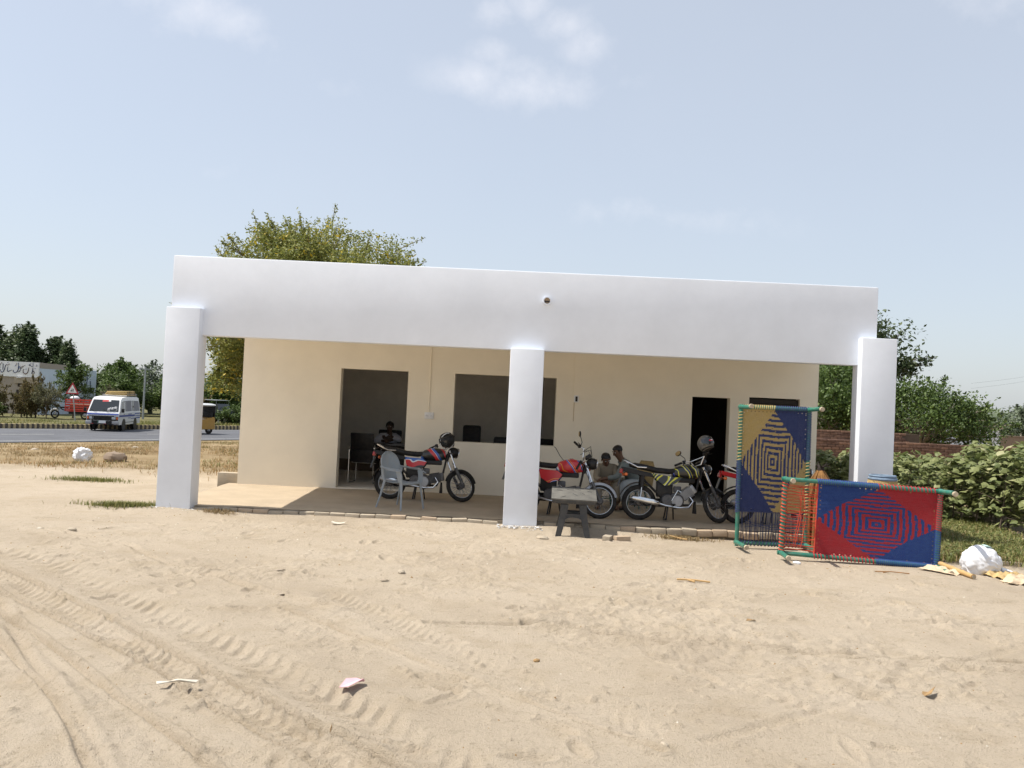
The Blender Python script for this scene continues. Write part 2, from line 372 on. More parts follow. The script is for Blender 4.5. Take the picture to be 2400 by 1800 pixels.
# (polyline, half width, depth, lug spacing, lug height)
TRACKS = [
 ([(-5.6,9.2),(-4.93,8.62),(-4.51,8.27),(-3.11,6.98),(-2.15,6.03),(-1.19,5.05),(-.57,4.47),(.2,3.6)], .026, .055, 0, 0),
 ([(-5.2,8.2),(-4.31,7.56),(-3.61,7.0),(-2.74,6.22),(-2.16,5.67),(-1.70,5.19),(-.98,4.46),(-.2,3.6)], .028, .06, 0, 0),
 ([(-5.4,8.8),(-4.6,8.1),(-3.36,6.97),(-2.43,6.11),(-1.44,5.12),(-.77,4.46),(0,3.6)], .17, .016, .115, .016),
 ([(-5.0,8.2),(-4.15,7.29),(-3.13,5.88),(-2.6,5.21),(-2.2,4.7),(-1.5,3.7)], .05, .026, .035, .007),
 ([(-4.2,7.2),(-3.42,6.47),(-2.88,5.92),(-2.34,5.33),(-1.93,4.92),(-1.5,4.46),(-.8,3.6)], .03, .04, 0, 0),
 ([(-6.2,10.0),(-5.48,9.56),(-4.65,8.94),(-3.78,8.11),(-3.03,7.35),(-2.15,6.5),(-1.46,5.83),(-.89,5.24),(-.1,4.3)], .2, .013, .17, .017),
 ([(-1.9,7.6),(-1.32,7.05),(-.78,6.48),(-.32,6.0),(.09,5.58),(.9,4.8)], .03, .028, 0, 0),
 ([(-1.6,8.2),(-1.02,7.49),(-.45,6.66),(.09,5.96),(.8,5.1)], .16, .012, .11, .009),
 ([(-4.2,7.0),(-3.55,6.26),(-3.06,5.68),(-2.62,5.21),(-2.29,4.74),(-1.7,3.9)], .03, .034, 0, 0),
 ([(-4.6,7.3),(-3.75,6.2),(-3.2,5.4),(-2.7,4.7),(-2.2,3.9)], .14, .016, .10, .012),
 ([(.2,7.45),(1.0,7.2),(1.39,7.03),(1.93,6.99),(2.64,6.91),(3.36,6.9),(4.12,6.92),(6,7.0)], .04, .034, .05, .006),
 ([(-.6,7.3),(.09,7.38),(.68,7.49),(1.24,7.29),(1.77,7.1),(3,6.72),(6,6.6)], .05, .026, .06, .006),
 ([(.6,8.6),(1.43,8.46),(2.28,8.3),(3.3,8.13),(4.88,8.2),(7,8.4)], .06, .022, .06, .005),
 ([(1.2,5.0),(2.63,6.02),(3.15,6.46),(3.76,6.96),(5,7.9)], .05, .010, .05, .008),
 ([(-6,11.2),(-4.43,10.33),(-3.62,9.33),(-3.15,9.05),(-2.34,8.32),(-1.4,7.7)], .05, .02, .06, .006),
 ([(-7,9.2),(-5,9.05),(-3,9.25),(-1,9.05),(1,9.3),(4,9.1),(7,9.5)], .07, .012, .06, .004),
 ([(-.5,5.9),(.4,5.6),(1.4,5.5),(2.6,5.2),(4,5.2)], .05, .012, .05, .005),
]
def ground_z(x, y, detail=True):
    x = np.asarray(x, float); y = np.asarray(y, float); z = base_z(x, y)
    if not detail: return z
    plot = sstep(-9.5, -8, x)*(1-sstep(8, 10, x))*(1-sstep(14.5, 17, y))
    calm = 1-.9*sstep(12.6, 13.2, y)*(np.abs(x) < 8)
    h = .05*vnoise(x, y, 2.1, 1)+.042*vnoise(x, y, .62, 2)+.026*vnoise(x+.3*y, y, .27, 3)+.022*vnoise(x, y, .12, 4)+.017*vnoise(x, y, .055, 5)+.011*vnoise(x, y, .03, 15)+.008*np.abs(vnoise(x,y,.09,16))
    rough = .4+1.35*sstep(-.12, .22, vnoise(x, y, 1.1, 6)+.4*vnoise(x,y,.35,17))
    near = 1-.42*sstep(7, 11.5, y)
    trk = np.ones_like(h)
    for pl, w, dep, lug, lh in TRACKS[:10]:
        d, al, sd_ = seg_field(x, y, pl); trk = np.minimum(trk, .38+.62*sstep(w*1.2, w*3+.15, d))
    h = h*rough*near*trk*.85
    for pl, w, dep, lug, lh in TRACKS:
        d, al, sd_ = seg_field(x, y, pl)
        wob = w*(1+.5*vnoise(al, al*0, .4, 8)); fade = .55+.9*np.clip(vnoise(al, al*0+w, .8, 9)+.4, 0, 1)
        groove = -dep*1.25*np.exp(-(d/(wob*.8))**4); rim = dep*.75*np.exp(-((d-wob*1.6)/(wob*.55))**2)
        cleats = 0
        if lug:
            ph = (al+np.abs(sd_)*.9*(1 if lug > .06 else .2)+.03*vnoise(al,sd_,.3,18))/lug; q_ = ph%1; cleats = 1.7*lh*(np.clip(q_/.62,0,1)*(1-np.clip((q_-.62)/.14,0,1))-.4)*np.exp(-(d/w)**8)*np.clip(.7+1.1*vnoise(al, sd_, .35, 10),.1,1.4)
        h = h+(groove+rim)*fade+cleats
    # footprints and scuffs
    g = np.random.default_rng(5)
    for k in range(150):
        cx, cy = g.uniform(-6.5, 7), g.uniform(4.2, 12.6)
        if cy < abs(cx)*1.3: continue
        m = (np.abs(x-cx) < .35) & (np.abs(y-cy) < .35)
        if not m.any(): continue
        a = g.uniform(0, PI); u = (x[m]-cx)*math.cos(a)+(y[m]-cy)*math.sin(a); v = -(x[m]-cx)*math.sin(a)+(y[m]-cy)*math.cos(a)
        q = np.sqrt((u/g.uniform(.10,.16))**2+(v/g.uniform(.04,.065))**2)
        h[m] += -g.uniform(.012,.028)*np.exp(-q**4)+.012*np.exp(-((q-1.35)/.3)**2)
    # loose clods
    for k in range(1100):
        cx, cy = g.uniform(-6, 6.5), g.uniform(4.2, 11); r = g.uniform(.010, .03)
        m = (np.abs(x-cx) < .1) & (np.abs(y-cy) < .1)
        if m.any(): h[m] += r*.8*np.exp(-(((x[m]-cx)**2+(y[m]-cy)**2)/r**2)**2)
    mound = (.045+.03*vnoise(x,y,.5,61))*np.exp(-((y-13.22)/.16)**2)*(1-.55*sstep(-1,3,x))+.05*np.exp(-(((x+5.0)/.7)**2+((y-13.0)/.25)**2))-.06*sstep(-1, 4, x)*sstep(10.5, 12.6, y)+.05*np.exp(-(((x-1.2)/1.2)**2+((y-13.25)/.3)**2))
    return z+h*plot*calm+mound*plot
def axis(parts):
    a = []
    for lo, hi, st in parts: a.extend(np.arange(lo, hi-1e-9, st))
    return np.array(a+[parts[-1][1]])
gx = axis([(-900,-200,50),(-200,-60,10),(-60,-30,1.5),(-30,-8,.25),(-8,-5.5,.05),(-5.5,2.5,.016),(2.5,5.5,.02),(5.5,8.4,.05),(8.4,14,.3),(14,60,2),(60,200,10),(200,900,50)])
gy = axis([(-200,-20,15),(-20,3.6,1.2),(3.6,6.5,.014),(6.5,9.5,.02),(9.5,13.3,.03),(13.3,17,.12),(17,60,.3),(60,200,5),(200,2200,100)])
X, Y = np.meshgrid(gx, gy, indexing='ij')
Z = ground_z(X.ravel(), Y.ravel())
far_rise = sstep(17.2, 19.5, Y.ravel())*(X.ravel() < 4)*sstep(0, 3, s_road(X.ravel(), Y.ravel()))
Z += far_rise*(.10*vnoise(X.ravel(), Y.ravel(), 1.3, 21)+.05*vnoise(X.ravel(), Y.ravel(), .5, 22)+.03)
nxg, nyg = len(gx), len(gy)
I = np.arange(nxg*nyg).reshape(nxg, nyg)
F = np.stack([I[:-1,:-1], I[1:,:-1], I[1:,1:], I[:-1,1:]], -1).reshape(-1, 4)
m, n, l, b = new_mat('sandy_earth')
tcn = n.new('ShaderNodeTexCoord')
def nodenoise(sc, det=6, rough=.6):
    q = n.new('ShaderNodeTexNoise'); q.inputs['Scale'].default_value = sc; q.inputs['Detail'].default_value = det; q.inputs['Roughness'].default_value = rough
    l.new(tcn.outputs['Object'], q.inputs['Vector']); return q.outputs['Fac']
def noderamp(src, stops):
    r = n.new('ShaderNodeValToRGB'); e = r.color_ramp.elements
    while len(e) < len(stops): e.new(.5)
    for q, (p, c) in zip(e, stops): q.position = p; q.color = (*c, 1)
    l.new(src, r.inputs[0]); return r.outputs[0]
def nodemix(f, a, c, mode='MIX'):
    q = n.new('ShaderNodeMix'); q.data_type = 'RGBA'; q.blend_type = mode
    for s_, i in ((f,0),(a,6),(c,7)):
        if isinstance(s_, (int,float)): q.inputs[i].default_value = s_
        elif isinstance(s_, tuple): q.inputs[i].default_value = (*s_,1)
        else: l.new(s_, q.inputs[i])
    return q.outputs[2]
sand = noderamp(nodenoise(.55, 8), [(.28,(.46,.378,.285)),(.5,(.55,.46,.352)),(.75,(.585,.498,.395))])
sand = nodemix(noderamp(nodenoise(2.3, 6), [(.5,(0,0,0)),(.72,(.55,.55,.55))]), sand, (.45,.36,.25))
sand = nodemix(noderamp(nodenoise(11, 8, .75), [(.55,(0,0,0)),(.68,(.55,.55,.55))]), sand, (.33,.27,.19))
sand = nodemix(noderamp(nodenoise(34, 6, .75), [(.57,(0,0,0)),(.66,(.5,.5,.5))]), sand, (.27,.215,.15))
sand = nodemix(noderamp(nodenoise(90, 4, .7), [(.60,(0,0,0)),(.68,(.75,.75,.75))]), sand, (.19,.15,.105))
sand = nodemix(noderamp(nodenoise(170, 3, .7), [(.64,(0,0,0)),(.70,(.6,.6,.6))]), sand, (.52,.465,.38))
grain = noderamp(nodenoise(60, 10, .85), [(.32,(.84,.83,.82)),(.5,(1,1,1)),(.68,(1.07,1.07,1.06))])
sand = nodemix(1.0, sand, grain, 'MULTIPLY')
# greener / browner soil away from the plot
sx = n.new('ShaderNodeSeparateXYZ'); l.new(tcn.outputs['Object'], sx.inputs[0])
mr = n.new('ShaderNodeMapRange'); mr.inputs[1].default_value = 18.2; mr.inputs[2].default_value = 20.5; l.new(sx.outputs[1], mr.inputs[0])
sand = nodemix(mr.outputs[0], sand, noderamp(nodenoise(1.1, 7), [(.35,(.25,.18,.095)),(.6,(.38,.285,.17)),(.75,(.22,.2,.08))]))
mr2 = n.new('ShaderNodeMapRange'); mr2.inputs[1].default_value = 46; mr2.inputs[2].default_value = 52; l.new(sx.outputs[1], mr2.inputs[0])
sand = nodemix(mr2.outputs[0], sand, noderamp(nodenoise(.5, 6), [(.35,(.10,.105,.045)),(.6,(.16,.145,.07)),(.75,(.27,.22,.12))]))
l.new(sand, b.inputs['Base Color']); b.inputs['Roughness'].default_value = .95; b.inputs['Specular IOR Level'].default_value = .15
bp = n.new('ShaderNodeBump'); bp.inputs['Strength'].default_value = .9; bp.inputs['Distance'].default_value = .03
hh = n.new('ShaderNodeMath'); hh.operation = 'MULTIPLY_ADD'; l.new(nodenoise(38, 8, .7), hh.inputs[0]); hh.inputs[1].default_value = 1.; l.new(nodenoise(140, 4), hh.inputs[2])
l.new(hh.outputs[0], bp.inputs['Height']); l.new(bp.outputs[0], b.inputs['Normal'])
MT['sand'] = m
g = bpy.data.objects.new('ground', np_mesh('ground', np.stack([X.ravel(), Y.ravel(), Z], -1), F, MT['sand'], True)); C.objects.link(g)
tag(g, kind='structure')
def gz(x, y): return float(ground_z(np.array([x]), np.array([y]))[0])

# ------------------------------------------------------------------ road, kerb
RD = Vector((.56, .83, 0)).normalized()
def roadpt(t, side, z=ROAD_Z):   # side 0 near edge .. 1 foot of the far kerb
    a = Vector((-20.7, 35.7, 0)) + Vector((.54,.84,0)).normalized()*t; b_ = Vector((-26.9, 46.3, 0)) + Vector((.61,.79,0)).normalized()*t
    p = a.lerp(b_, side); p.z = z; return p
mb = M(); ts = [-60,-30,-15,-8,0,4,8,12,16,20,26,34,60]
for i in range(len(ts)-1):
    for j in range(4):
        mb.add([roadpt(ts[i], j/4), roadpt(ts[i+1], j/4), roadpt(ts[i+1], (j+1)/4), roadpt(ts[i], (j+1)/4)], [(0,1,2,3)])
tag(mb.build('road', MT['asphalt'], ang=0), kind='structure')
MT['line_white'] = mat('worn_lane_paint', (.45,.45,.43), .8, var=.3, scale=3)
mb = M()
for i in range(-14, 22):
    t = i*2.5
    for sd_, wd in ((.07,.012),(.93,.012)): mb.add([roadpt(t,sd_,ROAD_Z+.006), roadpt(t+2.5,sd_,ROAD_Z+.006), roadpt(t+2.5,sd_+wd,ROAD_Z+.006), roadpt(t,sd_+wd,ROAD_Z+.006)], [(0,1,2,3)])
    if i % 3 == 0: mb.add([roadpt(t,.5,ROAD_Z+.006), roadpt(t+2.5,.5,ROAD_Z+.006), roadpt(t+2.5,.512,ROAD_Z+.006), roadpt(t,.512,ROAD_Z+.006)], [(0,1,2,3)])
tag(mb.build('road_marking', MT['line_white'], ang=0), kind='structure')
kerb = thing('kerb', 'low kerb painted in black and yellow blocks along the far side of the road', 'kerb', roadpt(0,1))
kd = Vector((.61,.79,0)).normalized(); ka = math.atan2(kd.y, kd.x)
kb = M().box((0,0,.12),(.128,.2,.28),bev=.012)
kme = [kb.mesh('kerb_block', MT['kerb_black']), M().box((0,0,.12),(.128,.2,.28),bev=.012).mesh('kerb_block', MT['kerb_cream'])]
for i in range(-44, 170):
    o = obj_of('kerb_block', kme[i%2], kerb, kd*(i*.135)+Vector((-.06,.08,random.uniform(-.006,.006))), (0,0,ka+random.uniform(-.02,.02)))
mb = M(); mb.box((0,0,.12),(60,.2,.27)); o = mb.build('kerb_run', MT['kerb_cream'], kerb, loc=kd*(-36.2)+Vector((-.06,.08,0))); o.rotation_euler = (0,0,ka); o['kind'] = 'stuff'
# pavement strip behind the kerb
mb = M(); mb.add([roadpt(-60,1.015,ROAD_Z+.2), roadpt(60,1.015,ROAD_Z+.2), roadpt(60,1.12,ROAD_Z+.16), roadpt(-60,1.12,ROAD_Z+.16)], [(0,1,2,3)])
mb.add([roadpt(-60,1.12,ROAD_Z+.16), roadpt(60,1.12,ROAD_Z+.16), roadpt(60,1.14,ROAD_Z), roadpt(-60,1.14,ROAD_Z)], [(0,1,2,3)])
MT['verge'] = mat('grassy_verge', (.14,.13,.055), .95, col2=(.36,.285,.165), scale=.8, bump=.5, bscale=12)
tag(mb.build('verge', MT['verge'], ang=0), kind='structure')

# ------------------------------------------------------------------ grass, weeds
def blades(name, pts, h, w, lean, mats, seed=1, zfn=None, bend=.5):
    g = np.random.default_rng(seed); n_ = len(pts); a = g.uniform(0, 2*PI, n_); hh_ = h*g.uniform(.5, 1.25, n_); ln = lean*g.uniform(.2, 1.2, n_)
    dx, dy = np.cos(a), np.sin(a); sx_, sy_ = -dy*w/2, dx*w/2
    z0 = pts[:,2]
    b0 = np.stack([pts[:,0]-sx_, pts[:,1]-sy_, z0], -1); b1 = np.stack([pts[:,0]+sx_, pts[:,1]+sy_, z0], -1)
    mx_, my_ = pts[:,0]+dx*ln*hh_*.35, pts[:,1]+dy*ln*hh_*.35
    c0 = np.stack([mx_-sx_*.8, my_-sy_*.8, z0+hh_*.6], -1); c1 = np.stack([mx_+sx_*.8, my_+sy_*.8, z0+hh_*.6], -1)
    t = np.stack([pts[:,0]+dx*ln*hh_, pts[:,1]+dy*ln*hh_, z0+hh_*(1-.25*ln)], -1)
    V = np.stack([b0,b1,c1,c0,t], 1).reshape(-1,3); base = np.arange(n_)[:,None]*5
    F_ = np.concatenate([base+np.array([[0,1,2]]), base+np.array([[0,2,3]]), base+np.array([[3,2,4]])], 0)
    o = bpy.data.objects.new(name, np_mesh(name, V, F_, mats)); C.objects.link(o); return tag(o, kind='stuff')
def scatter(n_, fn_xy, clump, seed, dens=None):
    g = np.random.default_rng(seed); x, y = fn_xy(g, n_)
    if dens is not None:
        k = g.random(n_) < dens(x, y); x, y = x[k], y[k]
    z = ground_z(x, y, False)+.0
    fr = sstep(17.2,19.5,y)*(x<4)*sstep(0,3,s_road(x,y)); z = z+fr*(.10*vnoise(x,y,1.3,21)+.05*vnoise(x,y,.5,22)+.03)-.01
    return np.stack([x,y,z], -1)
MT['dry_grass'] = leaf_mat('dry_grass', (.25,.17,.075), (.42,.32,.18), (.20,.17,.07), .25, .5)
MT['rust_grass'] = leaf_mat('rust_grass', (.27,.135,.04), (.40,.235,.08), None, .25, .6)
MT['green_grass'] = leaf_mat('green_grass', (.10,.12,.03), (.24,.24,.08), (.36,.30,.13), .3, .5)
def weedzone(g, n_): return g.uniform(-26, -4, n_), g.uniform(16.8, 45, n_)
def weeddens(x, y):
    s = s_road(x, y); e = sstep(17.6, 19.6, y+.25*(x+8)+1.6*vnoise(x,y,2.2,33))
    k = sstep(.6, 3, s)*e*np.clip(.25+2.4*vnoise(x,y,1.6,31)+1.5*vnoise(x,y,.35,32), .02, 1)
    return k
blades('dry_grass', scatter(130000, weedzone, 0, 41, weeddens), .12, .013, 1.6, MT['dry_grass'], 42)
blades('rust_grass', scatter(60000, weedzone, 0, 43, lambda x,y: weeddens(x,y)*np.clip(vnoise(x,y,2.4,36)*3.5+.35,0,1)*(y<27)), .11, .013, 1.6, MT['rust_grass'], 44)
blades('green_grass', scatter(60000, weedzone, 0, 45, lambda x,y: weeddens(x,y)*np.clip(vnoise(x,y,2.9,37)*3-.1+sstep(24,34,y)*.3+.7*(x>-8.5)*(y>24),0,1)), .13, .014, 1.4, MT['green_grass'], 46)
# verge grass beyond the kerb
def vergezone(g, n_):
    t = g.uniform(-14, 34, n_); s_ = g.uniform(1.02, 1.5, n_)
    ax_ = -20.7+.541*t; ay = 35.7+.841*t; bx_ = -26.9+.611*t; by = 46.3+.792*t
    return ax_+(bx_-ax_)*s_, ay+(by-ay)*s_
pv = scatter(26000, vergezone, 0, 47, lambda x,y: np.clip(.5+2.2*vnoise(x,y,2.0,38),.05,1)); pv[:,2] = ROAD_Z+.17
blades('verge_grass', pv, .2, .03, .8, MT['green_grass'], 48)
# weeds between the cots and the field
def rz(g, n_): return g.uniform(5.6, 10.5, n_), g.uniform(11.6, 17, n_)
def rd(x, y):
    edge = sstep(11.75, 12.4, y-.05*(x-6)+.5*vnoise(x,y,.8,51)); patch = 1-sstep(7.3,8.1,x-.25*(y-12))*sstep(12.6,13.6,y)
    return edge*patch*np.clip(.62+1.6*vnoise(x,y,.9,52)+.5*vnoise(x,y,.25,53),.1,1)
blades('weeds', scatter(42000, rz, 0, 54, rd), .15, .016, 1.0, MT['green_grass'], 55)
blades('dry_weeds', scatter(15000, rz, 0, 56, rd), .13, .012, 1.1, MT['dry_grass'], 57)
MT['forb'] = leaf_mat('weed_leaf', (.075,.10,.028), (.17,.20,.06), (.27,.27,.11), .3, 1.5)
def leafcloud(P, size, seed, up=.5, shape='quad'):
    g = np.random.default_rng(seed); n_ = len(P); nrm = g.normal(size=(n_,3)); nrm[:,2] = np.abs(nrm[:,2])+up; nrm /= np.linalg.norm(nrm,axis=1)[:,None]
    a = np.cross(nrm, g.normal(size=(n_,3))); a /= np.linalg.norm(a,axis=1)[:,None]+1e-9; b_ = np.cross(nrm,a); s = size*g.uniform(.6,1.3,n_)[:,None]
    a *= s; b_ *= s*.5
    V = np.stack([P-a, P-b_+a*.1, P+a, P+b_+a*.1], 1).reshape(-1,3); F_ = np.arange(n_*4).reshape(-1,4); return V, F_
pw = scatter(26000, rz, 0, 58, lambda x,y: rd(x,y)); gq = np.random.default_rng(59); pw[:,2] += gq.uniform(.0,.14,len(pw))
V, F_ = leafcloud(pw, .022, 60); o = bpy.data.objects.new('weed_leaves', np_mesh('weed_leaves', V, F_, MT['forb'])); C.objects.link(o); tag(o, kind='stuff')
# small tufts on the plot
def tuft(label, x, y, r, n_, h, mt, seed, ry=None):
    g = np.random.default_rng(seed); q = g.normal(size=(n_,2))*np.array([r,(ry or r)])*.5
    P = np.stack([x+q[:,0], y+q[:,1], ground_z(x+q[:,0], y+q[:,1])-.004], -1); P[:,0] -= x; P[:,1] -= y
    o = blades('grass_tuft', P, h, .010, 1.0, mt, seed+1); o.location = (x,y,0); tag(o, label, 'grass tuft')
tuft('low green tuft on the sand left of the left column', -5.75, 13.3, .55, 1500, .10, MT['green_grass'], 61, .2)
tuft('flat olive weed patch on the bare sand left of the building', -8.1, 17.0, .7, 900, .09, MT['green_grass'], 63, .25)
tuft('thin dry tuft in front of the porch step beside the left column', -4.3, 13.1, .25, 220, .06, MT['dry_grass'], 65, .1)
tuft('small yellowish tuft at the foot of the step behind the loose bricks', 2.6, 13.05, .5, 500, .06, MT['dry_grass'], 67, .1)
# ================================================================== THE BUILDING
def wb(mb, name, mt, parent, ang=35, label=None):      # mesh drawn in world coordinates under an unrotated parent
    o = mb.build(name, mt, parent, ang, label=label)
    if parent is not None and parent.type == 'EMPTY': o.location = -parent.location
    return o
bld = thing('shop_building', 'long low white building with an open porch on three square columns', 'building', (.2, 14.8, 0))
def fine(x0, x1, y0, y1, z0, z1, bev=.012): return M().box(((x0+x1)/2,(y0+y1)/2,(z0+z1)/2), (x1-x0,y1-y0,z1-z0), bev=bev)
YF, YW = 13.3, 16.3
fas = wb(fine(-5.244,5.524,YF,YF+.23,2.685,3.893,.022), 'fascia', MT['white'], bld)
wb(fine(-5.254,-4.742,13.15,13.50,-.12,3.088), 'column', MT['white'], bld)
wb(fine(-.044,.465,13.15,13.50,-.12,2.70), 'column', MT['white'], bld)
wb(fine(5.245,5.775,13.15,13.50,-.12,3.10), 'column', MT['white'], bld)
wb(M().bx(-5.2,5.60,YF+.232,20.6,3.10,3.26), 'roof_slab', MT['white'], bld, 0)
wb(M().bx(-5.02,5.71,20.37,20.6,3.262,3.7), 'rear_parapet', MT['white'], bld, 0)
def wall_grid(xs, zs, y0, y1, holes):
    mb = M(); sol = lambda i, j: 0 <= i < len(xs)-1 and 0 <= j < len(zs)-1 and (i, j) not in holes
    for i in range(len(xs)-1):
        for j in range(len(zs)-1):
            if not sol(i, j): continue
            a, b_, c_, d_ = xs[i], xs[i+1], zs[j], zs[j+1]
            mb.add([(a,y0,c_),(b_,y0,c_),(b_,y0,d_),(a,y0,d_)], [(0,1,2,3)]); mb.add([(a,y1,c_),(a,y1,d_),(b_,y1,d_),(b_,y1,c_)], [(0,1,2,3)])
            if not sol(i-1,j): mb.add([(a,y0,c_),(a,y0,d_),(a,y1,d_),(a,y1,c_)], [(0,1,2,3)])
            if not sol(i+1,j): mb.add([(b_,y0,c_),(b_,y1,c_),(b_,y1,d_),(b_,y0,d_)], [(0,1,2,3)])
            if not sol(i,j-1): mb.add([(a,y0,c_),(a,y1,c_),(b_,y1,c_),(b_,y0,c_)], [(0,1,2,3)])
            if not sol(i,j+1): mb.add([(a,y0,d_),(b_,y0,d_),(b_,y1,d_),(a,y1,d_)], [(0,1,2,3)])
    return mb
xs = [-5.02,-3.19,-1.937,-1.065,.832,3.37,4.078,4.43,5.375,5.71]; zs = [.02,.16,1.111,2.152,2.19,2.378,3.10]
hol = {(1,j) for j in (1,2,3,4)} | {(3,j) for j in (2,3,4)} | {(5,j) for j in (1,2)} | {(7,j) for j in (1,2,3)}
wb(wall_grid(xs, zs, YW, YW+.23, hol), 'front_wall', MT['cream'], bld, 0)
wb(M().bx(-5.02,-4.79,YW+.232,20.368,.02,3.10), 'side_wall', MT['cream'], bld, 0)
wb(M().bx(5.48,5.71,YW+.232,20.368,.02,3.10), 'side_wall', MT['cream'], bld, 0)
wb(M().bx(-5.02,5.71,20.37,20.6,.02,3.10), 'back_wall', MT['inside'], bld, 0)
wb(M().bx(2.45,2.65,YW+.232,20.368,.165,3.10), 'partition_wall', MT['inside'], bld, 0)
wb(M().bx(-4.788,2.448,20.33,20.368,.165,3.098), 'wall_lining', MT['inside'], bld, 0)
wb(M().bx(-4.788,2.448,20.30,20.328,.165,.42), 'skirting', MT['mud'], bld, 0)
wb(M().bx(-4.788,-4.76,YW+.24,20.3,.165,3.098), 'wall_lining', MT['inside'], bld, 0)
MT['darkroom'] = mat('unlit_room_brown', (.045,.036,.03), 1, var=.2, scale=3)  # near-black colour puts the unlit room's shade into its walls
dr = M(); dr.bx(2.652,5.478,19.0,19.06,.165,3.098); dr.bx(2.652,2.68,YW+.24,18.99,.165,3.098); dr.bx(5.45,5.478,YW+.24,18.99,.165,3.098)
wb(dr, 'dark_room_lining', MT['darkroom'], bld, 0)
fl = M(); fl.bx(-4.79,5.48,YW+.10,20.368,.02,.163); wb(fl, 'room_floor', MT['inside'], bld, 0)
# porch floor: a dusty slab with a course of bricks along its edge
pf = M(); nx_, ny_ = 60, 16
for i in range(nx_):
    for j in range(ny_):
        q = []
        for (a, b_) in ((i,j),(i+1,j),(i+1,j+1),(i,j+1)):
            x = -5.2+10.9*a/nx_; y = 13.345+(YW+.10-13.345)*b_/ny_
            q.append((x, y, .098+.05*(y-13.34)/3+.006*math.sin(x*5+y*3)*math.sin(y*4-x)))
        pf.add(q, [(0,1,2,3)])
pf.bx(-5.2,5.7,13.345,13.37,-.1,.09)
floor = wb(pf, 'porch_floor', MT['floor'], bld, 40)
brk = [fine(-.113,.113,-.055,.055,-.06,.037,.016).mesh('brick', MT['brick_pale']), fine(-.113,.113,-.055,.055,-.06,.037,.018).mesh('brick', MT['cement'])]
x = -4.62
while x < 5.5:
    if not (-.18 < x < .6 or x > 5.15):
        y = 13.245+random.uniform(-.015,.012)
        o = obj_of('brick', brk[random.random() < .75], floor, (x, y, .058+random.uniform(-.014,.010)), (random.uniform(-.09,.09), random.uniform(-.05,.05), random.uniform(-.09,.09)))
    x += .229+random.uniform(0,.004)
# doorway fittings, dark door
dl = M(); dl.bx(4.45,4.53,YW+.06,YW+.13,.165,2.17); dl.bx(5.275,5.355,YW+.06,YW+.13,.165,2.17); dl.bx(4.53,5.275,YW+.06,YW+.13,2.09,2.17)
fr = wb(dl, 'door_frame', MT['void'], bld, 0)
for k in range(2):
    x0 = 4.533+k*.3715; lf = M(); lf.bx(x0,x0+.069,YW+.085,YW+.12,.17,2.085); lf.bx(x0+.301,x0+.370,YW+.085,YW+.12,.17,2.085)
    for (za, zb) in ((.17,.3),(.9,1.0),(1.55,1.65),(1.98,2.085)): lf.bx(x0+.07,x0+.30,YW+.085,YW+.12,za,zb)
    for (za, zb) in ((.3,.9),(1.0,1.55),(1.65,1.98)): lf.bx(x0+.07,x0+.30,YW+.10,YW+.112,za,zb)
    wb(lf, 'door_leaf', MT['void'], bld, 0)
# fittings on the walls
sb = wb(fine(-1.6,-1.428,YW-.028,YW-.001,1.512,1.635,.005), 'switch_board', MT['sticker'], bld)
MT['socket_grey'] = mat('socket_grey', (.3,.3,.34), .4)
for x in (-1.555,-1.473):
    s_ = fine(x-.03,x+.03,YW-.034,YW-.029,1.54,1.61,.003); s_.build('socket', MT['sticker'], sb)
    s_ = M()
    for (dx, dz) in ((-.012,0),(.012,0),(0,.018)): s_.box((x+dx,YW-.036,1.565+dz),(.008,.004,.012))
    s_.build('socket_hole', MT['socket_grey'], sb)
wb(M().tube([(-1.524,YW-.011,1.636),(-1.524,YW-.011,3.09)], .011, 8), 'conduit', MT['cream'], bld)
mtb = wb(fine(1.165,1.255,YW-.035,YW-.001,1.945,2.072,.004), 'meter_box', MT['sticker'], bld)
fine(1.19,1.232,YW-.04,YW-.036,1.96,2.055,.002).build('meter_window', MT['black'], mtb)
wb(M().tube([(1.15,YW-.007,2.075),(1.147,YW-.007,3.09)], .006, 6), 'conduit', MT['cream'], bld)
wb(M().tube([(1.172,YW-.005,1.944),(1.17,YW-.005,1.59)], .004, 6), 'thin_cable', MT['tan_cloth'], bld)
dp = wb(M().lathe([(.060,0),(.060,.07),(.046,.07),(.046,.01)], (.475,YF,3.447), (0,-1,0), 24, False), 'drain_pipe', MT['white'], bld)
M().lathe([(.045,0),(.045,.012)], (.475,YF-.03,3.447), (0,-1,0), 20).build('pipe_hollow', MT['brick_pale'], dp)
M().box((.475,YF-.05,3.437),(.08,.02,.018)).build('dark_slot', MT['darkroom'], dp)  # shaded slot of the pipe, drawn as a dark bar
# spilt paint and plaster crumbs round the column feet
sp = M(); g_ = random.Random(3)
for (cx0, n_) in ((.21,170),(-5.0,40),(5.5,40)):
    for k in range(n_):
        a = g_.uniform(0,2*PI); ex = g_.gauss(0,.16); t = g_.uniform(-.34,.34)
        x, y = cx0+t, 13.12-abs(g_.gauss(0,.05)); r = g_.uniform(.004,.02)
        if abs(t) > .28: y = g_.uniform(13.0,13.2)
        z = gz(x,y)+.004; k_ = 6
        sp.add([(x+r*math.cos(2*PI*q/k_)*g_.uniform(.6,1.4), y+r*.8*math.sin(2*PI*q/k_)*g_.uniform(.6,1.4), z+g_.uniform(0,.008)) for q in range(k_)], [tuple(range(k_))])
tag(sp.build('plaster_crumbs', MT['sticker'], None, 0), kind='stuff')
cb = fine(-5.43,-5.045,16.42,16.62,-.03,.33,.015); cb.v = [(x+5.24,y-16.52,z) for x,y,z in cb.v]
tag(cb.build('concrete_block', MT['cement'], None, loc=(-5.24,16.52,0)), 'rough grey concrete block standing at the left end of the front wall', 'concrete block')

